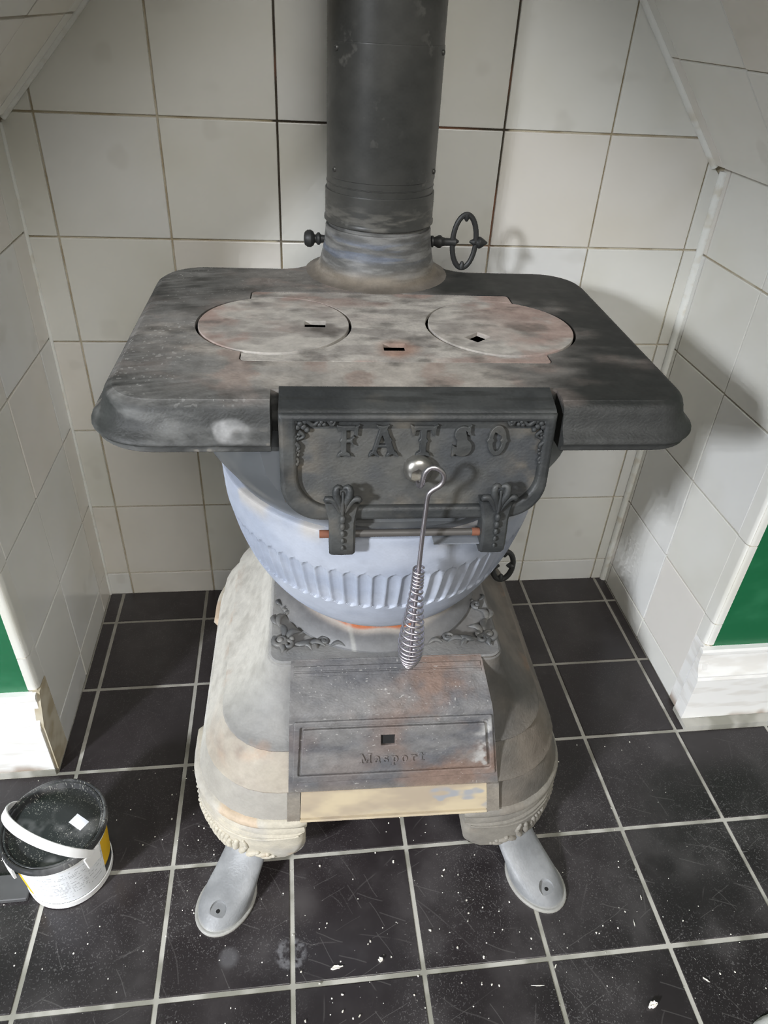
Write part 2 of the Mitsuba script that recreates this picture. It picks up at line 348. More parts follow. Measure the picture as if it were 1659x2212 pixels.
mat('foot_iron', foot_col, .48, .45, bump=grain, bscale=.7)
def drawer_col(p, n, uv):
    u, v, z = lu(p)
    a = fbm(u * 14, v * 14, z * 34, octaves=5)
    c = mix([.085, .085, .091], [.145, .14, .137], smoothstep(.33, .68, a))
    c = mix(c, [.165, .105, .078], smoothstep(.46, .68, fbm(u * 13 + 5, v * 13, z * 13, octaves=5)) * (.2 + .6 * smoothstep(-.05, .08, u)))
    c = mix(c, [.36, .355, .34], smoothstep(.135, .158, u + .04 * (a - .5)) * (1 - smoothstep(.162, .172, u)) * smoothstep(.24, .26, z) * (1 - smoothstep(.325, .34, z)) * smoothstep(.40, .62, fbm(u * 60, v * 60, z * 60, octaves=4)) * .8)
    fleck = specks(u, v, z, 330., .845) * smoothstep(.42, .62, noise(u * 26, v * 26, z * 26))
    c = mix(c, [.38, .37, .35], fleck * .5)
    return mott(mix(c, [.25, .21, .15], (1 - smoothstep(.213, .24, z + .02 * a)) * .45), u, v, z, .36)
mat('drawer_iron', drawer_col, .55, .4, bump=grain, bscale=1.2)
def lip_col(p, n, uv):
    u, v, z = lu(p)
    a = fbm(u * 16, v * 16, z * 30, octaves=4)
    c = mix([.43, .36, .245], [.31, .255, .19], smoothstep(.35, .68, a))
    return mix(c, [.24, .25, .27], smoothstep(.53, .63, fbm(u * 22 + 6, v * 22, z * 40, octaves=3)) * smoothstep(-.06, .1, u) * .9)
mat('lip_iron', lip_col, .6, .3)
mat('rust_steel', lambda p, n, uv: mix([.20, .085, .05], [.13, .055, .04], fbm(p.x * 80, p.y * 80, p.z * 80)), .7, .2)
mat('pin_steel', (.07, .065, .06), .5, .5)
def flue_col(p, n, uv):
    u, v, z = lu(p)
    a = fbm(u * 10, v * 10, z * 10, octaves=4)
    c = mix([.036, .037, .035], [.056, .056, .052], smoothstep(.35, .7, a))
    c = mix(c, [.19, .185, .17], smoothstep(.60, .74, fbm(u * 70, v * 70, z * 60, octaves=4)) * smoothstep(.5, .75, noise(u * 18, v * 18, z * 11)) * .3)
    low = 1 - smoothstep(.955, .985, z)
    return mott(mix(c, [.15, .145, .13], low * smoothstep(.45, .68, fbm(u * 30, v * 30, z * 110, octaves=4)) * .6), u, v, z, .2)
mat('flue_steel', flue_col, .38, .5)
def collar_col(p, n, uv):
    u, v, z = lu(p)
    a = fbm(u * 16, v * 16, z * 60, octaves=4)
    c = mix([.10, .10, .097], [.19, .19, .185], smoothstep(.4, .68, fbm(u * 24, v * 24, z * 110, octaves=5)))
    c = mix(c, [.11, .15, .24], smoothstep(.50, .68, fbm(u * 14 + 2, v * 14, z * 80, octaves=4)) * smoothstep(.888, .9, z) * (1 - smoothstep(.918, .928, z)) * .4)
    c = mix(c, [.27, .215, .15], (1 - smoothstep(.870, .897, z + .02 * a)) * .55)
    return mott(mix(c, [.11, .098, .088], (1 - smoothstep(.858, .874, z + .008 * a)) * .75), u, v, z, .25)
mat('collar_iron', collar_col, .5, .4)
scene['chrome'] = {'type': 'twosided', 'bsdf': {'type': 'roughconductor', 'material': 'Cr', 'alpha': .12, 'distribution': 'ggx'}}
mat('dull_steel', lambda p, n, uv: mix([.42, .41, .38], [.28, .27, .25], fbm(p.x * 90, p.y * 90, p.z * 90)), .32, .5, metallic=.9)
mat('screw_steel', (.10, .10, .095), .4, .5, metallic=.6)
# bucket
mat('bucket_white', lambda p, n, uv: mix([.80, .80, .79], [.70, .70, .69], smoothstep(.5, .8, fbm(p.x * 30, p.y * 30, p.z * 30)) * .5), .3, .5)
BC = (-.580, .218)
def lab_col(p, n, uv):
    a = dr.atan2(p.y - BC[1], p.x - BC[0])
    s = a * .075
    tilt = p.z
    row = tilt / .0042; ri = dr.floor(row); fr = row - ri
    ink = (1 - smoothstep(.16, .26, dr.abs(fr - .5))) * smoothstep(.42, .5, noise(s * 520, ri * 7.3, 1.))
    blk = smoothstep(.3, .36, cell_rand(dr.floor(s / .030), ri)) * smoothstep(.05, .08, s / .030 - dr.floor(s / .030)) * smoothstep(.30, .31, cell_rand(ri, 5.) + .2)
    c = mix([.80, .82, .84], [.30, .31, .33], ink * blk * .75)
    return mix(c, [.80, .82, .84], dr.maximum(smoothstep(.1085, .1095, tilt), 1 - smoothstep(.0295, .0305, tilt)))
mat('bucket_label', lab_col, .35, .5)
mat('label_yellow', (.78, .47, .02), .4, .4)
mat('label_dark', (.04, .04, .04), .4, .4)
def lid_col(p, n, uv):
    d = smoothstep(.5, .75, fbm(p.x * 28, p.y * 28, 2., octaves=4))
    c = mix([.03, .031, .032], [.15, .15, .15], d * .8)  # grey patches: dust, with reflected light painted into the colour
    return mix(c, [.42, .41, .37], specks(p.x, p.y, 1., 700., .80) * smoothstep(.25, .7, noise(p.x * 30, p.y * 30)) * .7)
mat('bucket_lid', lid_col, .3, .5)
mat('paper_white', (.75, .76, .82), .6, .3)
mat('chip_white', (.78, .75, .68), .7, .3)
mat('slab_grey', lambda p, n, uv: mix([.055, .055, .058], [.10, .10, .10], fbm(p.x * 30, p.y * 30, 1.)), .5, .4)
mat('cloth_white', (.72, .72, .70), .8, .2)

# ------------------------------------------------------------------ setting: floor
fl = tag('floor', 'dark brown black square floor tiles with pale grey grout', kind='structure')
scene['floor'] = mikit.ply(unman(bx(RX0, RX1, RY0, .96, -.06, -.0028)), 'floor_far')
gm = unman(bx(-1.436, 1.436, -.6155, .935, -.0029, -.0012))
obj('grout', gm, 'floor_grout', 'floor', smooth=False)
G = .0075
def tile_mesh(poly, th=.006, bv=.0014): return bev(poly, th, bv, 2, base=False)
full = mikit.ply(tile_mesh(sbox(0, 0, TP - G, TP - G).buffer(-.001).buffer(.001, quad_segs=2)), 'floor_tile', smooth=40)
inside = sbox(-.6455, .41, .6395, .9225)
front = sbox(-1.43, -.61, 1.43, .4065)
ti = 0
for c in range(-7, 7):
    for r in range(-3, 5):
        cell = sbox(c * TP + G / 2, r * TP + G / 2, (c + 1) * TP - G / 2, (r + 1) * TP - G / 2)
        dz = float(rng.uniform(-.0004, .0004)) - .0055
        if r <= 1:
            cut = cell if r < 1 else cell
        else:
            cut = cell.intersection(inside)
        if r == 2: cut = cell.intersection(sbox(-.648, .3, .641, 1))
        if cut.is_empty or cut.area < 2e-4: continue
        k = 'floor__tile' + (f'_{ti:03d}' if ti else ''); ti += 1
        if cut.area > cell.area * .999: scene[k] = {**full, 'to_world': T().translate([c * TP + G / 2, r * TP + G / 2, dz])}
        else: scene[k] = mikit.ply(move(tile_mesh(cut), 0, 0, dz), 'floor_tile', smooth=40)

# ------------------------------------------------------------------ setting: walls of the alcove
GW = .0034
TMATS = ['tile_white', 'tile_white', 'tile_cool', 'tile_warm']
def tiled(wall, M, clip, xs, ys, gaps={}, th=.005):
    for i in range(len(xs) - 1):
        for j in range(len(ys) - 1):
            cut = sbox(xs[i] + GW / 2, ys[j] + GW / 2, xs[i + 1] - GW / 2, ys[j + 1] - GW / 2).intersection(clip)
            for p in polys(cut):
                if p.area < 8e-5: continue
                m = bev(p.buffer(-.001).buffer(.001, quad_segs=2), th, .0016, 2, base=False)
                tilt = rng.normal(0, .0025, 2); c = p.centroid
                m.vertices[:, 2] += tilt[0] * (m.vertices[:, 0] - c.x) + tilt[1] * (m.vertices[:, 1] - c.y) + rng.normal(0, .00025)
                obj('tile', m, TMATS[rng.integers(0, 4)], wall, smooth=40, M=M)
XL, XR, YB = -.648, .641, .9165
YFS = {-1: .458, 1: .4775}          # front faces of the side walls (the left one stands a little further out)
tl = -.012
MB = frame([0, YB + .004, 0], [1, tl, 0], [0, 0, 1])          # z points to -y (towards the room)
kneeL, kneeR = 1.047, 1.0205
sl = (1.2191 - 1.0594) / (.636 - .4795); sr = (1.2619 - 1.0218) / (.6135 - .4106)
ZT = 1.62
clipB = Polygon([(XL, 0), (XR, 0), (XR, kneeR - .025), (.6135, 1.0218), (.6135 - (ZT - 1.0218) / sr, ZT), (-.636 + (ZT - 1.0594) / sl, ZT), (-.636, 1.0594), (XL, kneeL)])
vx = [XL - .3] + [-.7916 + .19951 * k for k in range(1, 8)] + [XR + .1]
hz = [-.05] + [1.2641 - .19964 * k for k in range(6, -4, -1)]
tag('wall_back', 'white square tiles of the alcove back wall behind the stove', kind='structure')
scene['wall_back'] = mikit.ply(xf(trimesh.creation.extrude_polygon(sbox(-.72, -.02, .72, 1.9), .08, engine='earcut'), MB @ frame([0, 0, -.0795], [1, 0, 0], [0, 1, 0])), 'wall_grout')
tiled('wall_back', MB, clipB, vx, hz)
# side walls
hzl = [.0] + [h + .008 for h in hz[1:6]] + [1.2]
hzr = [.0] + [h - .006 for h in hz[1:6]] + [1.2]
ML = frame([XL - .005, 0, 0], [0, 1, 0], [0, 0, 1])            # faces +x
tag('wall_left', 'white tiled left side wall of the alcove with rounded corner tiles', kind='structure')
scene['wall_left'] = mikit.ply(unman(bx(XL - .075, XL - .0045, YFS[-1] - .012, .99, 0, kneeL + .03)), 'wall_grout')
tiled('wall_left', ML, sbox(YFS[-1] + .022, .0, YB + .004, kneeL), [.2, .655, .8545, 1.1], [0., .0745] + hzl[2:])
MR = frame([XR + .005, 0, 0], [0, -1, 0], [0, 0, 1])           # faces -x
tag('wall_right', 'white tiled right side wall of the alcove with rounded corner tiles', kind='structure')
scene['wall_right'] = mikit.ply(unman(bx(XR + .0045, XR + .075, YFS[1] - .012, .99, 0, kneeR + .03)), 'wall_grout')
tiled('wall_right', MR, sbox(-(YB - .004), 0, -(YFS[1] + .022), kneeR - .002), [-1.1, -.887, -.6835, -.2], [0., .0625] + hzr[2:])
def bullnose(wall, x, s, zs):
    # quarter-round glossy edge tiles on the front corner
    r = .011; YF = YFS[s]
    for a, b in zip(zs[:-1], zs[1:]):
        A = np.linspace(0, math.pi / 2, 8)
        pf = [(x, YF + .0215)] + [(x + s * (r - r * math.cos(t)), YF - .003 - r * math.sin(t)) for t in A] + [(x + s * .019, YF - .003 - r), (x + s * .019, YF + .0215)]
        pg = Polygon(pf).buffer(0)
        m = trimesh.creation.extrude_polygon(pg, b - a - .0022, engine='earcut'); m.apply_translation([0, 0, a + .0011])
        obj('edge_tile', m, 'tile_white', wall, smooth=40)
bullnose('wall_left', XL, -1, [.202, .284, .472, .6735, .873, kneeL])
bullnose('wall_right', XR, 1, [.202, .260, .4596, .6592, .8589, kneeR])
def raked(x0, x1, ya, yb0, yb1, z0, z1):
    return unman(m3.Manifold.hull_points(np.array([[x, y, z] for x in (x0, x1) for y, z in ((ya, z0), (yb0, z0), (yb0 + .001, z0 + .13), (yb1, z1), (ya, z1))])))
obj('edge_plaster', raked(XL - .012, XL + .0005, .4795, .416, .442, .004, .2), 'wall_grout', 'wall_left')
obj('edge_plaster', raked(XR - .0005, XR + .012, .499, .436, .462, .004, .2), 'skirting_paint', 'wall_right')
# sloping chimney sides above
def slope(name, x, z, k, sgn, label, sj, yj):
    ex = np.array([0, -sgn * 1.0, 0]); ey = np.array([-sgn / math.hypot(1, k), 0, k / math.hypot(1, k)])
    M = frame([x, 0, z], ex, ey)
    nrm = M[:3, 2]
    M[:3, 3] -= nrm * .005
    LEN = (ZT - z) * math.hypot(1, k) / k
    y0, y1 = YFS[sgn] - .02, YB + .02
    clip = sbox(*sorted([-sgn * y0, -sgn * y1])[:1], 0, sorted([-sgn * y0, -sgn * y1])[1], LEN)
    tag(name, label, kind='structure')
    scene[name] = mikit.ply(xf(trimesh.creation.extrude_polygon(clip, .06, engine='earcut'), M @ frame([0, 0, -.0595], [1, 0, 0], [0, 1, 0])), 'wall_grout')
    tiled(name, M, clip, sorted(-sgn * np.array(yj)), sj)
slope('ceiling_right', .6140, 1.0212, sr, 1, 'white tiled sloping chimney side at the upper right', [-.1, .213, .413, .613, .9], [.2, .4555, .655, .868, 1.1])
slope('ceiling_left', -.6365, 1.0592, sl, -1, 'white tiled sloping chimney side at the upper left', [-.1, .2, .4, .6, .9], [.2, .4555, .655, .86, 1.1])
# white bead joints in the corners
def bead(name, P, r, matl='silicone'):
    tag(name, 'white sealant bead in the corner of the tiled alcove', kind='structure')
    scene[name] = mikit.ply(tube(P, r, 8), matl, smooth=60)
yl, yr = YB + tl * XL, YB + tl * XR
bead('trim_1', [[XR - .003, yr - .003, .0], [XR - .003, yr - .003, .5], [XR - .003, yr - .003, kneeR - .01], ], .0085)
bead('trim_2', [[.6165 - t, YB - .012, 1.0185 + t * sr] for t in np.linspace(0, .40, 6)], .0075)
bead('trim_3', [[XL + .0005, yl - .001, .0], [XL + .0005, yl - .001, .5], [XL + .0005, yl - .001, kneeL]], .0042)
bead('trim_4', [[-.640 + t, YB - .006 + .007, 1.0555 + t * sl] for t in np.linspace(0, .45, 6)], .006)

# green front wall, skirting boards and the rest of the room
def wallbox(name, b, m, label):
    tag(name, label, kind='structure'); scene[name] = mikit.ply(unman(b), m)
wallbox('wall_front_left', bx(RX0, XL - .0192, YFS[-1] - .0135, .55, 0, RZ1), 'green_paint', 'green painted wall left of the alcove')
wallbox('wall_front_right', bx(XR + .0192, RX1, YFS[1] - .0135, .55, 0, RZ1), 'green_paint', 'green painted wall right of the alcove')
wallbox('wall_front_top', bx(XL - .0192, XR + .0192, YFS[1] - .0135, .55, 1.62, RZ1), 'green_paint', 'green painted wall above the alcove')
for s, x in ((-1, XL), (1, XR)):
    k = kneeL if s < 0 else kneeR
    kk = sl if s < 0 else sr
    P = Polygon([(x + s * .0195, k - .01), (x + s * .0195, 1.63), (x - s * (1.63 - k) / kk + s * .03, 1.63), (x + s * .012, k + .0)])
    wallbox('wall_gable_' + ('left' if s < 0 else 'right'), man(xf(trimesh.creation.extrude_polygon(P, .03, engine='earcut'), frame([0, YFS[s] + .0165, 0], [1, 0, 0], [0, 0, 1]))), 'green_paint', 'green painted wall edge over the ' + ('left' if s < 0 else 'right') + ' alcove slope')
wallbox('wall_left_room', bx(RX0 - .1, RX0, RY0, YFS[1] + .1, 0, RZ1), 'room_wall', 'pale room wall on the left')
wallbox('wall_right_room', bx(RX1, RX1 + .1, RY0, YFS[1] + .1, 0, RZ1), 'room_wall', 'pale room wall on the right')
wallbox('wall_rear', bx(RX0, RX1, RY0 - .1, RY0, 0, RZ1), 'room_wall', 'pale room wall behind the viewer')
wallbox('ceiling', bx(RX0, RX1, RY0, YFS[1] + .1, RZ1, RZ1 + .1), 'room_ceiling', 'white room ceiling')
sk = [(0, 0), (.0325, 0), (.0320, .118), (.0285, .123), (.0290, .127), (.0225, .134), (.0155, .150), (.0125, .166), (.0120, .172), (.0140, .175), (.0140, .182), (.0110, .187), (0, .187)]
for s, x, nm in ((-1, XL - .004, 'baseboard_left'), (1, XR - .008, 'baseboard_right')):
    w = (RX1 - XR) if s > 0 else (XL - RX0)
    m = trimesh.creation.extrude_polygon(Polygon(sk), w - .02, engine='earcut')
    m = xf(m, frame([x if s > 0 else RX0 + .015, YFS[s] - .0135, 0], [0, -1, 0], [0, 0, 1], [1, 0, 0]))
    if np.linalg.det(frame([0, 0, 0], [0, -1, 0], [0, 0, 1], [1, 0, 0])[:3, :3]) < 0: m.invert()
    m.apply_translation([0, 0, .0125])
    tag(nm, 'white moulded skirting board ' + ('left' if s < 0 else 'right') + ' of the alcove', kind='structure')
    scene[nm] = mikit.ply(m, 'skirting_paint', smooth=30)
    tag(f'trim_{5 if s < 0 else 6}', 'pale mortar strip under the ' + ('left' if s < 0 else 'right') + ' skirting board', kind='structure')
    x0, x1 = (RX0 + .01, XL - .004) if s < 0 else (XR - .008, RX1 - .01)
    scene[f'trim_{5 if s < 0 else 6}'] = mikit.ply(unman(bx(x0, x1, .4095, YFS[s] - .012, -.001, .0123 if s < 0 else .0115)), 'floor_grout')
# spotlight and added ceiling fill panel
sp = np.array(SPOT['at']); sd = np.array(SPOT['to']) - sp; sd /= np.linalg.norm(sd)
s1 = np.cross(sd, [0, 0, 1]); s1 /= np.linalg.norm(s1); s2 = np.cross(s1, sd)
heads = [(0, 0)] + [(.5 * math.cos(k * math.pi / 3), .5 * math.sin(k * math.pi / 3)) for k in range(6)] + [(math.cos((k + .5) * math.pi / 6), math.sin((k + .5) * math.pi / 6)) for k in range(12)]
for k, (a, b) in enumerate(heads):
    o = sp + SPOT['r'] * (a * s1 + b * s2)
    scene[f'spot_{k:02d}'] = {'type': 'spot', 'to_world': T().look_at(origin=o.tolist(), target=(o + sd).tolist(), up=[0, 0, 1]), 'intensity': {'type': 'rgb', 'value': [SPOT['I'] / len(heads) * c for c in SPOT['tint']]},
                              'cutoff_angle': SPOT['cut'], 'beam_width': SPOT['beam'], 'sampling_weight': 1.5 / len(heads)}
obj('housing', revolve([(.001, -.10), (.20, -.10), (.25, -.07), (.26, .0), (.25, .012), (.235, -.012), (.001, -.012)], 48), 'lamp_frame', 'spotlight', M=frame(sp, s1, s2, sd) if np.linalg.det(frame(sp, s1, s2, sd)[:3, :3]) > 0 else frame(sp, s2, s1, sd))
obj('bracket', tube([sp - sd * .09, sp - sd * .12 + np.array([-.02, 0, .0]), np.array([RX0, sp[1], sp[2] + .02])], .02, 10), 'lamp_frame', 'spotlight')
tag('spotlight', 'round multi lens spotlight high on the left room wall', 'lamp')
q = FILL  # unseen fill panel, added to raise the ambient light in the alcove
lp = TM([[q['x0'], q['y0'], q['z']], [q['x0'], q['y1'], q['z']], [q['x1'], q['y1'], q['z']], [q['x1'], q['y0'], q['z']]], [[0, 1, 2], [0, 2, 3]])
scene['fill_panel__diffuser'] = mikit.ply(lp, 'deep_black', emitter={'type': 'area', 'radiance': {'type': 'rgb', 'value': list(q['L'])}})
obj('frame', unman(bx(q['x0'] - .03, q['x1'] + .03, q['y0'] - .03, q['y1'] + .03, q['z'] - .01, RZ1) - bx(q['x0'], q['x1'], q['y0'], q['y1'], q['z'] - .02, q['z'] + .002)), 'lamp_frame', 'fill_panel')
tag('fill_panel', 'added unseen fill light panel under the ceiling behind the viewer', 'lamp')

# ------------------------------------------------------------------ THE STOVE (local frame: u right, v back, z up)
SW = np.eye(4); SW[:2, :2] = [[math.cos(SY), -math.sin(SY)], [math.sin(SY), math.cos(SY)]]; SW[:2, 3] = OX, OY
ST = 'pot_belly_stove'
tag(ST, 'old cast iron pot belly stove with wide cooktop in the tiled alcove', 'stove')
def part(name, mesh, m, parent=ST, smooth=35, label=None): return obj(name, mesh, m, parent, smooth, label, M=SW)
FU, FV = .007, .282     # flue axis
# cooktop
Zc = .855
rect = unary_union([sbox(-.347, -.213, 0, .281).buffer(-.052).buffer(.052, quad_segs=12), sbox(-.1, -.213, .353, .281).buffer(-.038).buffer(.038, quad_segs=12), sbox(-.29, 0, .29, .281), sbox(-.1, -.05, .353, .281).buffer(-.064).buffer(.064, quad_segs=12)])
rect = rect.difference(sbox(.1, .15, .5, .4)).union(sbox(.0, .05, .353, .281).buffer(-.064).buffer(.064, quad_segs=12)).difference(sbox(-.5, .15, -.1, .4)).union(sbox(-.347, .05, .0, .281).buffer(-.064).buffer(.064, quad_segs=12)).union(sbox(-.25, .0, .25, .281)).union(sbox(-.347, .1, .353, .2))
outl = unary_union([rect, Point(FU, FV - .008).buffer(.120, quad_segs=24)])
outl = outl.buffer(.06, quad_segs=16).buffer(-.06, quad_segs=16).simplify(.0002).buffer(-.02, quad_segs=16).buffer(.02, quad_segs=16)
P = densify(np.array(shapely.geometry.polygon.orient(outl, 1.0).simplify(.0003).exterior.coords), .012)
N = ring_normals(P)
rim = [(.0170, -.0580), (.0245, -.0575), (.0262, -.0560), (.0262, -.0500), (.0272, -.0487), (.0305, -.0475), (.0318, -.0450), (.0312, -.0420), (.0280, -.0385), (.0230, -.0345), (.0185, -.0290), (.0158, -.0220), (.0138, -.0145), (.0115, -.0085), (.0085, -.0045), (.0052, -.0025), (.0022, -.0014), (.0012, -.0002), (0, 0), (-.0025, .0004)]
secs = [np.c_[P + N * o, np.full(len(P), Zc + z)] for o, z in rim]
V = np.vstack(secs); k = len(P); i = np.arange(k); j = (i + 1) % k; Fc = []
for q_ in range(len(secs) - 1): Fc += [np.c_[q_ * k + i, q_ * k + j, q_ * k + k + j], np.c_[q_ * k + i, q_ * k + k + j, q_ * k + k + i]]
Fc += [tri([secs[0][:, :2]])[:, ::-1], tri([secs[-1][:, :2]]) + (len(secs) - 1) * k]
top = man(TM(V, np.vstack(Fc)))
LR = .1075
LID = [(-.1615, .0255), (.1705, .0235)]
prect = sbox(-.201, -.106, .213, .161).buffer(-.008).buffer(.008)
hole = unary_union([prect.buffer(.0016), *[Point(c).buffer(LR + .0038, quad_segs=32) for c in LID]])
holem = man(trimesh.creation.extrude_polygon(hole, .05, engine='earcut')).translate([0, 0, Zc - .034])
top = top - holem - bx(-.1585, .1955, -.5, -.189, .5, 1.2)
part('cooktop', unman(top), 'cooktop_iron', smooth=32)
def slot(poly, c, a, s=.0125, z=Zc, through=True):
    q_ = affinity.translate(affinity.rotate(sbox(-s, -s * .78, s, s * .78), a), *c)
    return q_
cp = prect.difference(unary_union([Point(c).buffer(LR + .0038, quad_segs=32) for c in LID])).difference(slot(None, (.0045, -.056), 0, .0150))
k0 = part('centre_plate', move(bev(cp, .0060, .0009, 2, step=.02), 0, 0, Zc - .0061), 'hotplate_iron')
k1 = []
for c, sc_, a in ((LID[0], (-.103, .023), 0), (LID[1], (.128, -.019), 42)):
    lid = Point(c).buffer(LR, quad_segs=32).difference(slot(None, sc_, a, .0150))
    part('hotplate', move(bev(lid, .0062, .0011, 2), 0, 0, Zc - .0052), 'hotplate_iron', label='round burner plate with a square lifting hole')
part('hotplate_bed', unman(bx(-.32, .25, -.11, .165, Zc - .040, Zc - .0338)), 'deep_black')
# flue collar with the damper
colp = [(.124, Zc - .004), (.124, Zc + .0002), (.1165, Zc + .0012), (.1105, Zc + .0035), (.1055, Zc + .0075), (.1015, Zc + .013), (.0975, Zc + .022), (.0940, Zc + .036), (.0912, Zc + .054), (.0890, .927), (.0892, .931), (.0878, .934), (.0835, .934), (.0835, .90)]
part('flue_collar', revolve(colp, 72, (FU, FV)), 'collar_iron', label='flared iron collar with bluish heat marks')
CL = ST + '__flue_collar'
def lathe_u(prof, v, z, n=20):
    a = np.arange(n) * 2 * math.pi / n
    return loft([np.c_[np.full(n, u), v + r * np.cos(a), z + r * np.sin(a)] for u, r in prof])
dz_ = .907
part('damper_knob', lathe_u([(-.119, .004), (-.1175, .010), (-.113, .0135), (-.107, .0140), (-.1025, .011), (-.1005, .0065), (-.0985, .0065), (-.096, .0098), (-.0925, .0102), (-.090, .0068), (-.086, .0060), (-.075, .0060)], FV, dz_), 'handle_iron', CL)
def oval_key(cu, v, cz, ru, rz, r, stem):
    t = np.linspace(0, 2 * math.pi, 49)[:-1]
    ms = [tube(np.c_[cu + ru * np.cos(t), np.full(48, v), cz + rz * np.sin(t)], r, 10, closed=True, flat=1)]
    for s, ax in ((1, 0), (-1, 0), (1, 1), (-1, 1)):
        d = np.array([s * ru if ax == 0 else 0, 0, s * rz if ax else 0]); e = d / np.linalg.norm(d)
        c0 = np.array([cu, v, cz]) + d
        L_ = r * 2.1
        ms.append(tube([c0 + e * r * .3, c0 - e * r * .8, c0 - e * L_ * .85, c0 - e * L_ * 1.15], [r * 1.25, r * 1.35, r * .75, r * .3] if ax == 0 else [r * 1.2, r * 1.2, r * .8, r * .4], 10))
    ms.append(stem)
    return cat(ms)
stem = cat([lathe_u([(.088, .007), (.098, .007), (.0995, .0095), (.103, .0095), (.1045, .0072), (.108, .0085), (.112, .0105), (.116, .0105), (.119, .0078), (.124, .0065), (.134, .0062), (.142, .0075)], FV, dz_),
            lathe_u([(.176, .0045), (.180, .0065), (.183, .0098), (.186, .0098), (.192, .006), (.1985, .0012)], FV, dz_)])
part('damper_key', oval_key(.1575, FV, dz_ + .001, .0205, .0445, .0046, stem), 'handle_iron', CL, label='oval black iron damper key')
# bowl (fluted), rim, upper fire pot
from scipy.interpolate import PchipInterpolator
bz = [.404, .43, .46, .50, .54, .58, .62, .660]; br = [.1385, .165, .189, .212, .228, .239, .2465, .2485]
bf = PchipInterpolator(bz, br)
NF = 74; na = NF * 12
ang = np.arange(na) * 2 * math.pi / na
zs = np.r_[np.linspace(.404, .520, 14), np.linspace(.5225, .534, 11), np.linspace(.537, .590, 11), np.linspace(.5935, .6055, 12), np.linspace(.61, .660, 8)]
secs = []
fl_ = (ang * NF / (2 * math.pi)) % 1.0
for z in zs:
    r = float(bf(z)); x = np.abs(fl_ - .5) * 2
    # each channel narrows to a rounded end at top and bottom
    half = .86 * np.sqrt(np.clip(1 - np.clip(max((z - .594) / .0105, (.533 - z) / .010), 0, 1.2) ** 2, 0, 1))
    dpt = .0050 * np.clip(1 - (x / max(half, 1e-3)) ** 2, 0, 1) ** .5 if half > .05 else 0 * x
    rr_ = r - dpt
    secs.append(np.c_[rr_ * np.cos(ang), rr_ * np.sin(ang), np.full(na, z)])
for r, z in ((.2495, .666), (.2485, .6705), (.246, .672), (.238, .672), (.236, .668)): secs.append(np.c_[r * np.cos(ang), r * np.sin(ang), np.full(na, z)])
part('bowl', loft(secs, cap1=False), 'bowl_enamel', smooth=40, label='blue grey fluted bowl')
fp_ = man(revolve([(.237, .66), (.2395, .673), (.245, .684), (.256, .70), (.269, .72), (.279, .74), (.285, .76), (.287, .7985)], 96)) - m3.Manifold.hull_points(np.array([[u, v, z] for u in (-.4, .4) for v, z in ((-.4, .69), (-.4, .9), (-.222, .9), (-.236, .69))]))
part('fire_pot', unman(fp_), 'firepot_iron')
# base: ring, skirt
BU = .006
rp = [(.138, .385), (.1385, .408), (.142, .4095), (.146, .406), (.1505, .4035), (.158, .4015), (.166, .398), (.172, .394), (.1765, .389), (.179, .3865), (.1795, .382)]
part('base_ring', revolve(rp, 96), 'ring_iron', label='dark ring with a line of rust under the bowl')
prof = [(.380, .150, .02), (.3853, .187, .016), (.3862, .1915, .02), (.3845, .1945, .022), (.3815, .1950, .024), (.3800, .1975, .026), (.372, .2005, .030), (.360, .2045, .036), (.345, .2115, .044), (.330, .2210, .054), (.315, .2330, .064), (.300, .2470, .076), (.288, .2605, .086), (.2815, .2690, .094), (.2795, .2750, .098), (.2765, .2785, .10), (.2735, .2775, .10), (.2720, .2740, .10), (.2705, .2715, .10), (.2680, .2720, .10), (.258, .2815, .106), (.245, .2915, .113), (.232, .3000, .119), (.2225, .3055, .123), (.2200, .3095, .125), (.2170, .3120, .127), (.2135, .3110, .127), (.2115, .3070, .127), (.2095, .3055, .127), (.2060, .3075, .127), (.195, .3145, .131), (.180, .3200, .134), (.1695, .3245, .137), (.1655, .3265, .138), (.1620, .3255, .138), (.1610, .318, .135), (.163, .25, .10)]
secs = []
for z, h, rc in prof[::-1]:
    q_ = rrect(h * .968, h, rc); secs.append(np.c_[q_[:, 0] + BU, q_[:, 1], np.full(len(q_), z)])
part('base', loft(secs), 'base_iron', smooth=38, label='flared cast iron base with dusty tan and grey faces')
BS = ST + '__base'
# acanthus scrolls on the top corners of the base
def scroll(c, r, turns=1.1, a0=0.0, sgn=1, w=.0042, n=22, z=.387):
    t = np.linspace(0, turns * 2 * math.pi, n); rr_ = r * (1 - .78 * t / t[-1])
    p = np.c_[c[0] + rr_ * np.cos(a0 + sgn * t), c[1] + rr_ * np.sin(a0 + sgn * t), z + .002 + .002 * t / t[-1]]
    return tube(p, w * (1 - .35 * t / t[-1]), 8)
def leaf(a, b, w, z=.387, bend=.006):
    a, b = np.array(a, float), np.array(b, float); d = b - a; nrm = np.array([-d[1], d[0]]) / np.linalg.norm(d)
    t = np.linspace(0, 1, 9); p = a + t[:, None] * d + (np.sin(t * math.pi) * bend)[:, None] * nrm
    return tube(np.c_[p, z + .0015 + .003 * np.sin(t * math.pi)], np.maximum(w * np.sin(np.clip(t * .9 + .08, 0, 1) * math.pi) ** .8, .0006), 8, flat=.7)
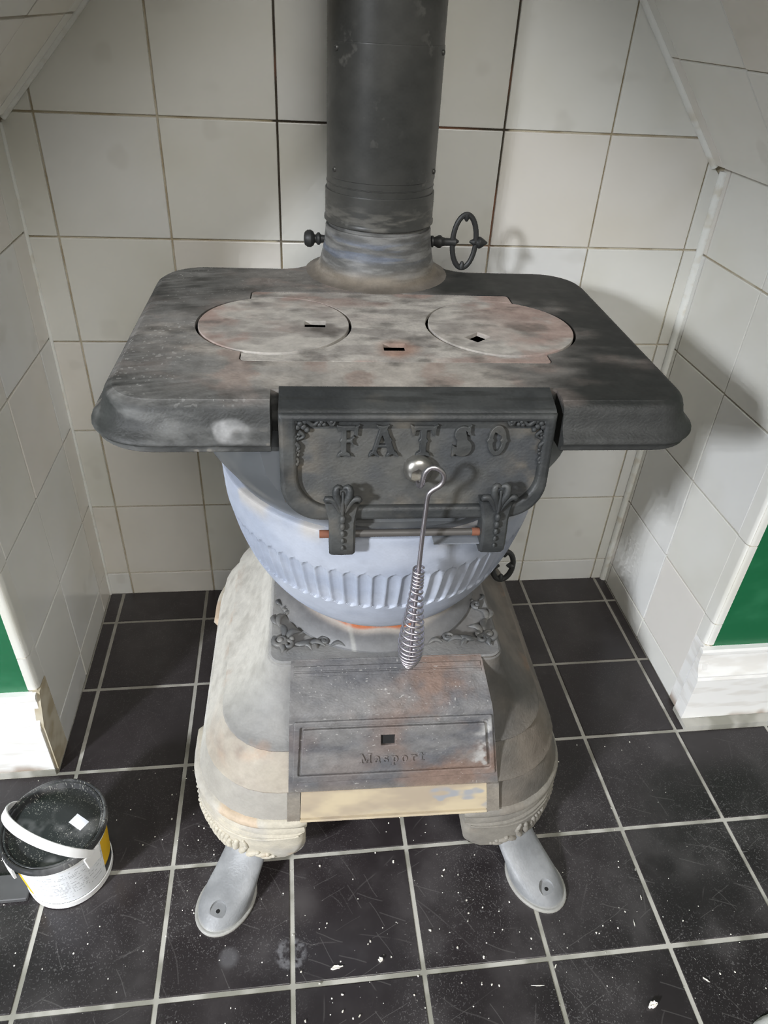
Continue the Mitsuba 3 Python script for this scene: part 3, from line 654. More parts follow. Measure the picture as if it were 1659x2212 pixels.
def corner_orn():
    ms = [scroll((-.170, -.151), .0125, 1.3, 2.4, 1, .0046), scroll((-.158, -.160), .011, 1.2, 4.0, -1, .0044), ball((-.170, -.151, .390), .0055), ball((-.152, -.148, .390), .005),
          leaf((-.160, -.146), (-.139, -.130), .0055), leaf((-.166, -.142), (-.176, -.112), .0058, bend=-.006), leaf((-.172, -.118), (-.163, -.088), .0052, bend=.008), leaf((-.177, -.112), (-.180, -.088), .0045),
          scroll((-.163, -.078), .0085, 1.1, 4.6, 1, .0038), ball((-.164, -.080, .389), .0045), leaf((-.170, -.066), (-.176, -.050), .0034), ball((-.158, -.066, .388), .0036),
          leaf((-.148, -.158), (-.118, -.148), .0056, bend=-.006), leaf((-.128, -.160), (-.098, -.164), .0046, bend=.006), scroll((-.100, -.154), .0088, 1.1, 3.0, -1, .0038), ball((-.100, -.155, .389), .0045),
          leaf((-.090, -.164), (-.066, -.166), .0040), ball((-.078, -.157, .388), .0034), leaf((-.140, -.162), (-.120, -.172), .0036), leaf((-.176, -.160), (-.168, -.176), .0042)]
    return cat(ms)
co = corner_orn()
for sx in (1, -1):
    m = co.copy(); m.vertices[:, 0] *= sx
    if sx < 0: m.invert()
    m.apply_translation([BU + (0 if sx > 0 else .004), 0, 0])
    part('scroll_ornament', m, 'ornament_iron', BS, smooth=50, label='raised acanthus scroll on the ' + ('left' if sx > 0 else 'right') + ' corner')
# ash drawer front
DU = .014
A_, B_, C_, D_ = (-.190, .3865), (-.201, .3835), (-.2625, .349), (-.2695, .341)
E_ = (-.313, .217)
def trap(u0t, u1t, u0b, u1b, pts):
    return m3.Manifold.hull_points(np.array([[u0t + (u0b - u0t) * s, v, z] for v, z, s in pts] + [[u1t + (u1b - u1t) * s, v, z] for v, z, s in pts]))
body = trap(-.147, .158, -.154, .184, [(*A_, 0), (*B_, .05), (*C_, .35), (*D_, .4), (*E_, 1), (-.309, .2145, 1), (-.17, .2145, 1), (-.15, .33, .3)])
part('ash_door', unman(body), 'drawer_iron', smooth=25, label='sooty ash door front with a hooded top')
AD = ST + '__ash_door'
dn = np.array([E_[0] - D_[0], E_[1] - D_[1]]); dl = np.linalg.norm(dn); dn /= dl      # down the slope
MD = frame([0, D_[0], D_[1]], [1, 0, 0], [0, -dn[0], -dn[1]])                           # y up the slope, z outward
if MD[1, 2] > 0: MD[:3, 2] *= -1
# hood step lines
hn = np.array([C_[0] - B_[0], C_[1] - B_[1]]); hl = np.linalg.norm(hn); hn /= hl
MH = frame([0, B_[0], B_[1]], [1, 0, 0], [0, -hn[0], -hn[1]])
part('hood_strip', cat([xf(bev(sbox(-.143, -.0085, .155, -.001), .0026, .0012), MH), xf(bev(sbox(-.1425, -.017, .156, -.0115), .0018, .0010), MH)]), 'drawer_iron', AD)
fr = Polygon([(-.1425, -.004), (.166, -.004), (.178, -.112), (-.1475, -.112)])
pin_ = Polygon([(-.133, -.013), (.159, -.013), (.169, -.100), (-.1385, -.100)])
frm = fr.buffer(-.003).buffer(.003, quad_segs=4).difference(pin_.buffer(-.003).buffer(.003, quad_segs=4))
part('door_frame', xf(bev(frm, .0042, .0018, 3, step=.02), MD), 'drawer_iron', AD)
pl_ = pin_.buffer(-.0042, join_style=2).buffer(-.003).buffer(.003, quad_segs=4)
sq = sbox(-.0085, -.049, .013, -.031)
part('door_plate', xf(bev(pl_.difference(sq), .0052, .0014, 3, step=.02), MD), 'drawer_iron', AD, label='raised plate with a square hole')
part('door_hole', xf(unman(bx(-.0085, .013, -.049, -.031, -.001, .0006)), MD), 'deep_black', AD)
# ---- lettering
def stroke(pts, w, cap=2): return LineString(pts).buffer(w / 2, cap_style=cap, join_style=1, quad_segs=4)
def arc(cx, cy, rx, ry, a0, a1, n=14): return [(cx + rx * math.cos(math.radians(a)), cy + ry * math.sin(math.radians(a))) for a in np.linspace(a0, a1, n)]
def serif_letters():
    w, th = .20, .09
    L_ = {}
    s = lambda x, y, h=.17: sbox(x - h, y - .045, x + h, y + .045)
    L_['M'] = (unary_union([stroke([(.14, .03), (.14, .97)], .13), stroke([(.86, .03), (.86, .97)], .2), stroke([(.14, .95), (.50, .08)], .2), stroke([(.52, .08), (.86, .95)], .1), s(.14, .04, .15), s(.86, .04, .2), s(.10, .96, .12), s(.9, .96, .14)]), 1.10)
    L_['a'] = (unary_union([stroke(arc(.26, .46, .17, .2, 160, 0), .13), stroke([(.43, .46), (.43, .05), (.56, .05)], .17), stroke(arc(.27, .20, .17, .16, 80, 350), .12)]), .66)
    L_['s'] = (unary_union([stroke(arc(.25, .50, .16, .15, 30, 250), .12) , stroke(arc(.25, .20, .17, .16, 80, -140), .12), stroke([(.2, .37), (.33, .33)], .14), sbox(.36, .45, .41, .66), sbox(.06, .02, .11, .23)]), .56)
    L_['p'] = (unary_union([stroke([(.18, -.28), (.18, .64)], .18), stroke(arc(.36, .34, .20, .29, 150, -150), .13), s(.18, -.28), s(.12, .63, .1)]), .72)
    L_['o'] = (unary_union([Point(0, 0).buffer(1)]), .70)
    o = affinity.translate(affinity.scale(Point(0, 0).buffer(1, quad_segs=10), .29, .34), .32, .33).difference(affinity.translate(affinity.scale(Point(0, 0).buffer(1, quad_segs=10), .13, .26), .32, .33))
    L_['o'] = (o, .74)
    L_['r'] = (unary_union([stroke([(.18, .03), (.18, .64)], .18), stroke(arc(.40, .40, .2, .22, 170, 60), .11), Point(.47, .55).buffer(.09), s(.18, .04), s(.12, .63, .1)]), .60)
    L_['t'] = (unary_union([stroke([(.2, .86), (.2, .15)], .17), stroke(arc(.33, .17, .13, .13, 180, 330), .11), sbox(.04, .58, .40, .67)]), .50)
    return L_
SL = serif_letters()
hgt, x = .0172, -.0415
for ch in 'Masport':
    g, adv = SL[ch]
    g = affinity.scale(g, hgt, hgt, origin=(0, 0)); yb_ = -.0795
    m = bev(g, .0024, .0005, 1)
    part('letter', xf(move(m, x, yb_, .0051), MD), 'drawer_iron', AD, smooth=30)
    x += adv * hgt * (1.0 if ch == 'M' else 1.0) + .0030
# cream ash lip below the drawer
lipm = unman(trap(-.134, .166, -.136, .169, [(-.312, .2135, 0), (-.26, .2135, 0), (-.3285, .1695, 1), (-.26, .165, 1), (-.327, .166, 1)]))
part('ash_lip', lipm, 'lip_iron', smooth=25, label='cream coloured ash lip under the door')
part('lip_edge', rbox(-.137, .170, -.333, -.30, .1625, .1675, .0015), 'lip_iron')
part('lip_cheek', unman(trap(-.156, -.1355, -.157, -.137, [(-.3125, .2140, 0), (-.25, .214, 0), (-.331, .166, 1), (-.25, .166, 1)])), 'drawer_iron', smooth=25)
part('lip_cheek', unman(trap(.1665, .186, .169, .1895, [(-.3135, .2140, 0), (-.25, .214, 0), (-.332, .166, 1), (-.25, .166, 1)])), 'drawer_iron', smooth=25)
# legs
def corner_section(h, rc, c0, z, grow=0.0, n=56):
    """outline of one corner of the base seen from above, as seen from a centre inside it"""
    q_ = Polygon(rrect(h * .968, h, rc)).buffer(grow)
    q_ = q_.intersection(sbox(-1, -1, c0 - grow * .0, c0 - grow * .0)).buffer(-.006).buffer(.006, quad_segs=6)
    return q_
def star(poly, c, z, n=56):
    out = []
    for a in np.arange(n) * 2 * math.pi / n:
        ray = LineString([c, (c[0] + math.cos(a), c[1] + math.sin(a))]).intersection(poly.exterior)
        pts = [ray] if ray.geom_type == 'Point' else list(getattr(ray, 'geoms', [ray]))
        d = max(math.hypot(p.x - c[0], p.y - c[1]) for p in pts if p.geom_type == 'Point')
        out.append([c[0] + d * math.cos(a), c[1] + d * math.sin(a), z])
    return np.array(out)
cc = (-.215, -.225)
def leg_meshes():
    lv = [(.1650, .3200, .135, 0), (.1640, .3270, .139, .0), (.1600, .3330, .142, .0), (.1545, .3350, .143, 0), (.1490, .3330, .142, .0), (.1450, .3280, .139, 0), (.1430, .3240, .137, 0), (.1405, .3250, .137, 0), (.1340, .3290, .139, 0), (.1275, .3300, .139, 0), (.1245, .3290, .139, 0), (.1225, .3325, .140, 0)]
    secs = [star(corner_section(h, rc, -.128 - .25 * max(0, .145 - z), z), cc, z) for z, h, rc, _ in lv]
    last = secs[-1]; ank = np.array([-.231, -.312])
    for z, s in ((.1130, 1.016), (.0990, 1.014), (.0855, .985), (.0730, .93), (.0620, .85), (.0530, .74), (.0475, .62), (.0455, .46)):
        p = last.copy(); q_ = (last[:, :2] - ank) * s + ank
        secs.append(np.c_[q_, np.full(len(p), z)])
    knee = loft(secs[::-1])
    # foot: ankle to toe
    a = np.arange(40) * 2 * math.pi / 40
    path = [(-.214, -.268, .112, .032, .032, .2), (-.220, -.280, .092, .034, .034, .2), (-.227, -.295, .072, .0355, .036, .3), (-.2365, -.3155, .052, .0365, .0385, .5), (-.249, -.340, .035, .0385, .0445, .75), (-.2590, -.357, .021, .0405, .0505, .95), (-.264, -.3655, .011, .0415, .0545, 1), (-.2655, -.3680, .0065, .0418, .0560, 1)]
    secs = []
    th = math.atan2(-.075, -.042)
    e1 = np.array([math.cos(th), math.sin(th)]); e2 = np.array([-e1[1], e1[0]])
    for x_, y_, z, w, l, t in path[::-1]:
        # sections tilt from level at the floor to leaning with the shin
        off = l * np.cos(a)[:, None] * e1 + w * np.sin(a)[:, None] * e2
        zz = z - np.cos(a) * .020 * (1 - t) * 1.0 + np.where(np.cos(a) > 0, 0, 0)
        secs.append(np.c_[x_ + off[:, 0], y_ + off[:, 1], zz])
    foot = loft(secs)
    sole = []
    for z, g in ((.0, .0015), (.0008, .0035), (.0045, .0042), (.0065, .003), (.0075, .000)):
        off = (.0565 + g) * np.cos(a)[:, None] * e1 + (.042 + g) * np.sin(a)[:, None] * e2
        sole.append(np.c_[-.2655 + off[:, 0], -.368 + off[:, 1], np.full(40, z)])
    # the bolt seat: a level shelf cut into the slope of the toe, with a hole in it
    foot = unman(man(foot) - m3.Manifold.cylinder(.05, .0135, .0142, 40).translate([-.2755, -.3930, .0205]))
    holem_ = move(revolve([(.0034, -.002), (.0034, .0003), (.0001, .0003)], 14), -.2757, -.3935, .0205)
    # beads and leaves along the knee
    bd, lf = [], []
    def surf(ang_deg, lev):
        L0 = secs_k[int(lev)]; L1 = secs_k[min(int(lev) + 1, len(secs_k) - 1)]; f = lev - int(lev)
        i0 = ang_deg / 360 * 56; a0, a1 = int(i0) % 56, (int(i0) + 1) % 56; g = i0 - int(i0)
        p = (L0[a0] * (1 - g) + L0[a1] * g) * (1 - f) + (L1[a0] * (1 - g) + L1[a1] * g) * f
        return p
    return knee, foot, loft(sole), None, holem_, None
def knee_sections():
    lv = [(.1650, .3200, .135, 0), (.1225, .3245, .137, 0)]
    last = star(corner_section(.3325, .140, -.134, .1225), cc, .1225); ank = np.array([-.231, -.312])
    out = [last]
    for z, s in ((.1130, 1.016), (.0990, 1.014), (.0855, .985), (.0730, .93), (.0620, .85), (.0530, .74)):
        out.append(np.c_[(last[:, :2] - ank) * s + ank, np.full(56, z)])
    return out
KS = knee_sections()
def surf(deg, lev):
    i0 = (deg % 360) / 360 * 56; a0, a1 = int(i0) % 56, (int(i0) + 1) % 56; g = i0 - int(i0); q_ = int(min(lev, 5)); f = lev - q_
    return (KS[q_][a0] * (1 - g) + KS[q_][a1] * g) * (1 - f) + (KS[q_ + 1][a0] * (1 - g) + KS[q_ + 1][a1] * g) * f
knee, foot, sole, seat, holeb, _ = leg_meshes()
gr = np.random.default_rng(3)
bd = []
for row in range(7):
    for c in range(12):
        d = 190 + c * 4.6 + (row % 2) * 2.3; lev = 1.9 + row * .62 + .03 * c
        if lev < 5.9 and c + row * .6 < 12.5: bd.append(ball(surf(d, lev), .0046 + gr.uniform(-.0006, .0006), sub=1))
for c in range(11):
    bd.append(ball(surf(176 + c * 5, .5 + c * .13), .0030, sub=1))
lf = []
for d0, l0, d1, l1, w in ((246, 4.8, 252, 2.0, .0058), (252, 5.2, 262, 2.6, .0055), (258, 5.4, 274, 3.6, .0052), (240, 5.0, 240, 3.2, .0045), (268, 4.4, 284, 4.2, .0050), (276, 5.2, 290, 4.8, .0042), (262, 3.0, 258, 1.6, .0036), (200, 5.6, 215, 5.5, .005)):
    P_ = np.array([surf(d0 + (d1 - d0) * t, l0 + (l1 - l0) * t) for t in np.linspace(0, 1, 9)])
    lf.append(tube(P_, w * np.sin(np.linspace(.15, .95, 9) * math.pi) + .0008, 8))
    lf.append(ball(P_[-2], w * .9, sub=1))
arcs = [tube(np.array([surf(d, .05 + .9 * math.sin(math.radians((d - 185) * 180 / 120))) for d in np.linspace(186, 304, 30)]), .0022, 8)]
orn = cat(bd + lf + arcs)
for nm, (sx, sy) in zip(('leg', 'leg', 'leg', 'leg'), ((1, 1), (-1, 1), (1, -1), (-1, -1))):
    k = f'{ST}__leg'; q_ = 0
    while any(key == k or key.startswith(k + '__') for key in scene): q_ += 1; k = f'{ST}__leg_{q_:03d}'
    def put(name, m, mt, sm=40):
        m = m.copy(); m.vertices = m.vertices * [sx, sy, 1]
        if sx * sy < 0: m.invert()
        m.apply_translation([BU * .6, 0, 0]); obj(name, m, mt, k, sm, M=SW)
    put('knee', knee, 'knee_iron', 40); put('foot', cat([foot, sole]), 'foot_iron', 45); put('bolt_hole', holeb, 'deep_black'); put('knee_ornament', orn, 'knee_iron', 50)
# lower damper key at the right of the base
kx, kv, kz = .246, .03, .386
st_ = lathe_u([(.165, .006), (.19, .006), (.205, .008), (.215, .0065), (.223, .006)], kv, kz, 14)
part('spin_key', oval_key(kx, kv, kz, .019, .034, .0052, st_), 'handle_iron', label='oval black iron key behind the bowl')
# ------------------------------------------------------------------ loading door
D0, D1, DZ0, DZ1 = -.149, .1855, .7045, .8455
v_top, v_bot = -.2290, -.2465
LD = ST + '__loading_door'
ey = np.array([0, v_top - v_bot, DZ1 - DZ0]); dh = np.linalg.norm(ey)
MP = frame([0, v_bot, DZ0], [1, 0, 0], ey)            # y up the panel, z outward (towards the viewer)
outer = unary_union([sbox(D0, .05, D1, dh), sbox(D0, 0, D1, dh).buffer(-.05).buffer(.05, quad_segs=12)])
body = xf(bev(outer, .0285, .0035, 3, step=.02), MP @ frame([0, 0, -.030], [1, 0, 0], [0, 1, 0]))
hood = m3.Manifold.hull_points(np.array([[u, v, z] for u in (D0 + .0005, D1 - .0005) for v, z in ((-.1865, .8580), (-.1865, .80), (-.2285, .8475), (-.231, .8445), (-.229, .80), (-.1885, .8592), (-.2245, .8492))]))
sidebox = m3.Manifold.hull_points(np.array([[u, v, z] for u in (D0 + .004, D1 - .006) for v, z in ((-.19, .855), (-.19, .735), (-.222, .84), (-.232, .72))]))
part('loading_door', body, 'panel_iron', smooth=35, label='black loading door with raised lettering')
part('door_hood', unman(hood), 'black_iron', LD, smooth=30)
part('door_cheek', unman(sidebox), 'black_iron', LD, smooth=30)
inner = unary_union([sbox(D0 + .0215, .07, D1 - .015, dh - .0105), sbox(D0 + .0215, .0185, D1 - .015, dh - .0105).buffer(-.042).buffer(.042, quad_segs=12)])
part('door_rim', xf(bev(outer.difference(inner), .0072, .0052, 4, step=.008, z0=-.004), MP), 'black_iron', LD, smooth=50)
def zz(z): return (z - DZ0) / (DZ1 - DZ0) * dh
# tuscan letters
def foot_serif(cx, w=.46, y=0, up=1, h=.15):
    p = [(-w / 2, -.03), (-w / 2 + .05, .08), (-.11, h), (.11, h), (w / 2 - .05, .08), (w / 2, -.03), (w * .28, -.02), (0, .055), (-w * .28, -.02)]
    return Polygon([(cx + a, y + up * b) for a, b in p])
def nub(x, y, s): return Polygon([(x, y - .09), (x + s * .07, y), (x, y + .09)])
def fatso():
    st = .22; g = {}
    hook = lambda x, s: Polygon([(x, .84), (x + s * .02, .70), (x + s * .12, .66), (x + s * .16, .80), (x + s * .22, 1.05), (x + s * .08, .99), (x - s * .1, 1.0)])
    F_ = [sbox(.16, .0, .38, 1), foot_serif(.27, .58), sbox(.02, .85, .72, 1.0), Polygon([(-.02, 1.03), (.0, .9), (.06, .82), (.2, .84), (.2, 1.0)]), hook(.66, 1), sbox(.3, .45, .56, .56), Polygon([(.52, .45), (.66, .34), (.62, .5), (.66, .66), (.52, .56)]), nub(.16, .5, -1)]
    A_l = [Polygon([(.0, .05), (.18, .05), (.52, .95), (.34, 1.0)]), Polygon([(.30, 1.0), (.58, 1.0), (.98, .05), (.70, .05)]), foot_serif(.10, .44), foot_serif(.84, .52), sbox(.25, .28, .72, .38), Polygon([(.18, 1.04), (.28, .88), (.62, .88), (.68, 1.04), (.5, 1.0), (.44, .97), (.36, 1.0)]), nub(.76, .52, 1)]
    T_ = [sbox(.29, 0, .53, 1), foot_serif(.41, .58), sbox(.06, .85, .76, 1.0), hook(.70, 1), hook(.12, -1), nub(.53, .5, 1), nub(.29, .5, -1)]
    S_ = [stroke(arc(.35, .72, .24, .20, 35, 230, 18), .15, 1), stroke(arc(.36, .26, .27, .22, 70, -150, 20), .17, 1), stroke([(.22, .58), (.48, .44)], .22, 1), Polygon([(.50, .72), (.64, .66), (.62, 1.04), (.5, .96)]), Polygon([(.14, .28), (.0, .34), (-.02, -.03), (.16, .06)])]
    O_ = [affinity.translate(affinity.scale(Point(0, 0).buffer(1, quad_segs=12), .39, .52), .40, .5).difference(affinity.translate(affinity.scale(Point(0, 0).buffer(1, quad_segs=12), .18, .36), .40, .5).difference(unary_union([nub(.22, .5, 1), nub(.58, .5, -1)]))), nub(.78, .5, 1), nub(.02, .5, -1)]
    return dict(F=unary_union(F_), A=unary_union(A_l), T=unary_union(T_), S=unary_union(S_), O=unary_union(O_))
FT = fatso()
for ch, x0, x1, dy in (('F', -.0805, -.0535, 0), ('A', -.0425, -.0055, 0), ('T', .0075, .0405, 0), ('S', .0595, .0845, .0), ('O', .1015, .1285, .0)):
    g = FT[ch]; b = g.bounds
    g = affinity.translate(g, -b[0], 0); g = affinity.scale(g, (x1 - x0) / (b[2] - b[0]), .0385, origin=(0, 0)).simplify(.0001)
    g = affinity.translate(g, x0, zz(.7915 + dy)).buffer(.0004).buffer(-.0004)
    part('letter', xf(bev(g, .0044, .0012, 3, z0=-.002), MP), 'black_iron', LD, smooth=40)
# rose and vine ornaments in the upper corners of the door
def rose(c, r):
    ms = [ball((c[0], c[1], .004), r * .42, (1, 1, .8), 1)]
    for q_ in range(5):
        a = q_ * 1.2566 + .4; ms.append(ball((c[0] + r * .72 * math.cos(a), c[1] + r * .72 * math.sin(a), .0025), r * .46, (1, 1, .8), 1))
    return cat(ms)
def vine(pts, w): return tube(np.c_[spline(np.array(pts, float), 16), np.full(16, .003)], w * np.linspace(1, .55, 16), 8)
def door_orn():
    # corner at (0,0), runs right along +x and down along -y
    return cat([rose((.012, -.010), .0085), rose((.006, -.026), .0062), vine([(.020, -.006), (.028, -.012), (.034, -.006)], .0034), rose((.037, -.008), .0064), vine([(.044, -.004), (.050, -.012), (.054, -.004)], .0030), ball((.049, -.0075, .003), .0034, sub=1),
                vine([(.004, -.034), (.010, -.040), (.004, -.046)], .0036), rose((.006, -.047), .0058), vine([(.003, -.053), (.009, -.058), (.007, -.063)], .0028), ball((.007, -.062, .003), .0032, sub=1), ball((.000, -.006, .003), .0042, sub=1), ball((.020, -.018, .003), .0036, sub=1), vine([(.010, -.020), (.016, -.026), (.010, -.030)], .0028)])
do = door_orn()
for s, x0 in ((1, D0 + .0135), (-1, D1 - .0065)):
    m = do.copy(); m.vertices[:, 0] *= s
    if s < 0: m.invert()
    part('rose_ornament', xf(move(m, x0, zz(.8430), 0), MP), 'black_iron', LD, smooth=60, label='cast roses in the upper ' + ('left' if s > 0 else 'right') + ' corner')
# hinges
def fleur():
    ms = []
    for s in (-1, 1):
        p = spline([(s * .003, .010, .004), (s * .008, .022, .0055), (s * .0155, .030, .006), (s * .0205, .0295, .006), (s * .0205, .0255, .0045)], 14)
        ms.append(tube(p, np.interp(np.linspace(0, 1, 14), [0, .5, .85, 1], [.0022, .0042, .0040, .0022]), 8))
        p = spline([(s * .0015, .012, .005), (s * .005, .028, .0065), (s * .0085, .040, .007), (s * .006, .0465, .006), (s * .001, .044, .005)], 16)
        ms.append(tube(p, np.interp(np.linspace(0, 1, 16), [0, .5, .8, 1], [.0022, .0050, .0046, .0025]), 8))
    ms.append(tube([(0, .004, .005), (0, .022, .008), (0, .040, .006)], [.002, .0028, .002], 8))
    for q_ in range(5): ms.append(ball((0, .002 - q_ * .0105, .0075 - .0002 * q_), .0052 - .00055 * q_, (.8, 1.15, .8), 1))
    return cat(ms)
flr = fleur()
MHn = frame([0, -.2575, .7155], [1, 0, 0], [0, .10, 1])
for c in (-.0735, .1215 - .0):
    wv = .0168
    s_ = [(.735, -.236, -.2585, 1.30), (.722, -.238, -.2600, 1.15), (.710, -.238, -.2640, 1.0), (.695, -.240, -.2680, .98), (.675, -.240, -.2695, .98), (.664, -.241, -.2680, .98), (.660, -.243, -.2650, .96)]
    secs = []
    for z, vb, vf, k_ in s_[::-1]:
        w_ = wv * k_; secs.append(np.array([(c - w_, vb, z), (c - w_, vf + .003, z), (c - w_ + .003, vf, z), (c, vf - .0008, z), (c + w_ - .003, vf, z), (c + w_, vf + .003, z), (c + w_, vb, z), (c, vb, z)]))
    hk = numbered(LD + '__hinge')
    scene[hk] = mikit.ply(xf(loft(secs), SW), 'black_iron', smooth=30)
    labels[hk] = {'label': 'hinge arm with a three leaved fleur ornament'}
    m = xf(flr, MHn @ frame([c, 0, .004], [1, 0, 0], [0, 1, 0]))
    part('fleur_ornament', m, 'black_iron', LD, smooth=60)
a = np.arange(14) * 2 * math.pi / 14
def rod(u0, u1, v, z, r): return loft([np.c_[np.full(14, u), v + r * np.cos(a), z + r * np.sin(a)] for u in (u0, u0 + .0008, u1 - .0008, u1)])
part('hinge_pin', rod(-.090, .108, -.2545, .6860, .0048), 'pin_steel', LD)
part('hinge_pin_end', rod(-.102, -.0895, -.2545, .6858, .0052), 'rust_steel', LD, label='rusty orange end of the hinge pin')
part('hinge_pin_end', rod(.0945, .1045, -.2545, .6860, .0053), 'rust_steel', LD)
part('ledge_plate', unman(trap(.045, .105, .045, .105, [(-.236, .6735, 0), (-.262, .6735, 0), (-.262, .6715, 1), (-.236, .6715, 1)])), 'firepot_iron', smooth=25)
# knob boss with a slot
bp = [(.0165, -.002), (.0180, .002), (.0185, .006), (.0170, .0105), (.0130, .0140), (.0085, .0155), (.0001, .0160)]
boss = man(revolve(bp, 40)) - m3.Manifold.hull_points(np.array([[x_, y_, z_] for x_, y_ in ((-.009, -.011), (.006, -.013), (.0075, -.001), (-.001, .005), (-.009, .0)) for z_ in (.0045, .03)]))
part('door_boss', xf(unman(boss), MP @ frame([.0195, zz(.7745), 0], [1, 0, 0], [0, 1, 0])), 'dull_steel', LD, smooth=40, label='silver boss that takes the lifting tool')

# ------------------------------------------------------------------ lifting tool hanging from the boss
TV = -.2850
LT = tag('lifting_tool', 'chrome lid lifter with a coiled spring handle hanging from the stove door', 'tool')
pth = spline([(.0175, TV + .026, .7660), (.0180, TV + .0135, .7690), (.0190, TV + .004, .7790), (.0200, TV + .0, .7950), (.0270, TV, .8035), (.0370, TV, .8010), (.0435, TV, .7900), (.0410, TV, .7800), (.0330, TV, .7735), (.0275, TV, .7675), (.0258, TV, .7560), (.0250, TV, .72), (.0243, TV, .66), (.0240, TV, .60), (.0238, TV, .478)], 110)
obj('rod', tube(pth, .0031, 12), 'chrome', LT, 60, M=SW)
tt = np.linspace(0, 1, 900); nt = 21
zc_ = .652 - (.652 - .4690) * (tt ** .92)
rc_ = np.interp(tt, [0, .08, .16, .35, .55, .72, .84, .93, 1], [.0066, .0070, .0074, .0106, .0146, .0174, .0166, .0118, .0050])
ph = 2 * math.pi * nt * (np.interp(tt, [0, .15, .75, 1], [0, .25, .72, 1]))
hel = np.c_[.0240 + rc_ * np.cos(ph), TV + rc_ * np.sin(ph), zc_]
obj('coil_grip', tube(hel, .0016, 7), 'chrome', LT, 60, M=SW)

# ------------------------------------------------------------------ flue pipe
FP = tag('flue_pipe', 'dark grey steel flue pipe rising from the stove collar', 'flue pipe')
tilt_ = np.eye(4)
def fpart(name, m, mt, sm=40, label=None): return obj(name, m, mt, FP, sm, label, M=SW)
fpart('pipe', revolve([(.0868, .945), (.0872, .98), (.0872, 1.75)], 80, (FU, FV)), 'flue_steel')
fpart('lower_band', revolve([(.0850, .9405), (.0892, .9405), (.0914, .9425), (.0914, .9465), (.0898, .9490), (.0898, .9885), (.0894, .9905), (.0870, .9905)], 80, (FU, FV)), 'flue_steel')
part('inner_sleeve', revolve([(.0800, .925), (.0834, .925), (.0842, .9345), (.0842, .9403), (.0800, .9403)], 64, (FU, FV)), 'collar_iron', CL)
fpart('seam_ring', revolve([(.0872, .9995), (.0880, 1.000), (.0880, 1.0010), (.0872, 1.0015)], 80, (FU, FV)), 'flue_steel')
A = np.radians(np.linspace(-158, -14, 60)); ring = []
for r, z in ((.0876, 1.0105), (.0884, 1.0110), (.0886, 1.012), (.0886, 1.190), (.0884, 1.1915), (.0876, 1.192)):
    ring.append(np.c_[FU + r * np.cos(A), FV + r * np.sin(A), np.full(60, z)])
V = np.vstack(ring); Fc = []
for q_ in range(5):
    for t in range(59): a0 = q_ * 60 + t; Fc += [[a0, a0 + 1, a0 + 61], [a0, a0 + 61, a0 + 60]]
fpart('patch_sheet', TM(V, Fc), 'flue_steel', label='sheet metal patch screwed around the pipe')
for z, d in ((1.183, -147), (1.183, -24), (1.024, -149), (1.024, -24)):
    a_ = math.radians(d); nrm = np.array([math.cos(a_), math.sin(a_), 0]); tg = np.array([-nrm[1], nrm[0], 0])
    fpart('screw', xf(revolve([(.0040, -.001), (.0040, .0012), (.0030, .0026), (.0016, .0030), (.0015, .0015), (.0001, .0015)], 14), frame(np.array([FU, FV, z]) + nrm * .0886, tg, [0, 0, 1], nrm)), 'screw_steel')

# ------------------------------------------------------------------ bucket
BK = tag('bucket', 'small white plastic bucket with black lid and printed label on the floor at left', 'bucket')
Rb, Rt, Hb = .0655, .0755, .138
def rb(z): return Rb + (Rt - Rb) * z / Hb
BM = np.eye(4); BM[:2, 3] = BC
def bpart(name, m, mt, sm=40, label=None): return obj(name, m, mt, BK, sm, label, M=BM)
bpart('body', revolve([(Rb - .004, .0), (Rb, .0015), (rb(.004) + .0022, .003), (rb(.016) + .0022, .016), (rb(.017), .0175), (rb(.12), .12), (rb(.1205) + .003, .1205), (rb(.124) + .0035, .124), (rb(.134) + .003, .134), (rb(.138), .1365), (rb(.138) - .003, .1365), (.066, .126), (.001, .126)], 80), 'bucket_white', 40)
def wrap(a0, a1, z0, z1, e=.0005, n=48):
    A = np.radians(np.linspace(a0, a1, n)); V = np.vstack([np.c_[(rb(z) + e) * np.cos(A), (rb(z) + e) * np.sin(A), np.full(n, z)] for z in np.linspace(z0, z1, 6)]); Fc = []
    for q_ in range(5):
        for t in range(n - 1): a_ = q_ * n + t; Fc += [[a_, a_ + 1, a_ + n + 1], [a_, a_ + n + 1, a_ + n]]
    return TM(V, Fc)
bpart('label', wrap(-125, -18, .0185, .1195), 'bucket_label', 60, 'white printed paper label')
bpart('label_stripe', wrap(-18, 14, .040, .1195, n=16), 'label_yellow', 60, 'yellow end of the label')
bpart('label_stripe', wrap(-134, -124.9, .032, .104, n=8, e=.0007), 'label_yellow', 60, 'yellow stripe on the label')
bpart('label_foot', wrap(-134, 14, .0172, .0187, n=48, e=.0006), 'label_dark', 60)
bpart('label_mark', wrap(-18, 14, .0187, .040, n=16), 'label_dark', 60)
bpart('lid', revolve([(.070, .1300), (.0805, .1305), (.0815, .1325), (.0812, .1400), (.0798, .1432), (.0780, .1440), (.0762, .1432), (.0752, .1415), (.0742, .1425), (.0722, .1425), (.0708, .1405), (.0700, .1345), (.0685, .1325), (.060, .1322), (.03, .1322), (.0001, .1322)], 96), 'bucket_lid', 35, 'black plastic lid dusted with grit')
bpart('lid_sticker', xf(unman(bx(-.0135, .0135, -.009, .009, 0, .0004)), frame([.036, .004, .1323], [.80, -.60, 0], [.60, .80, 0])), 'paper_white', False, 'small white paper sticker')
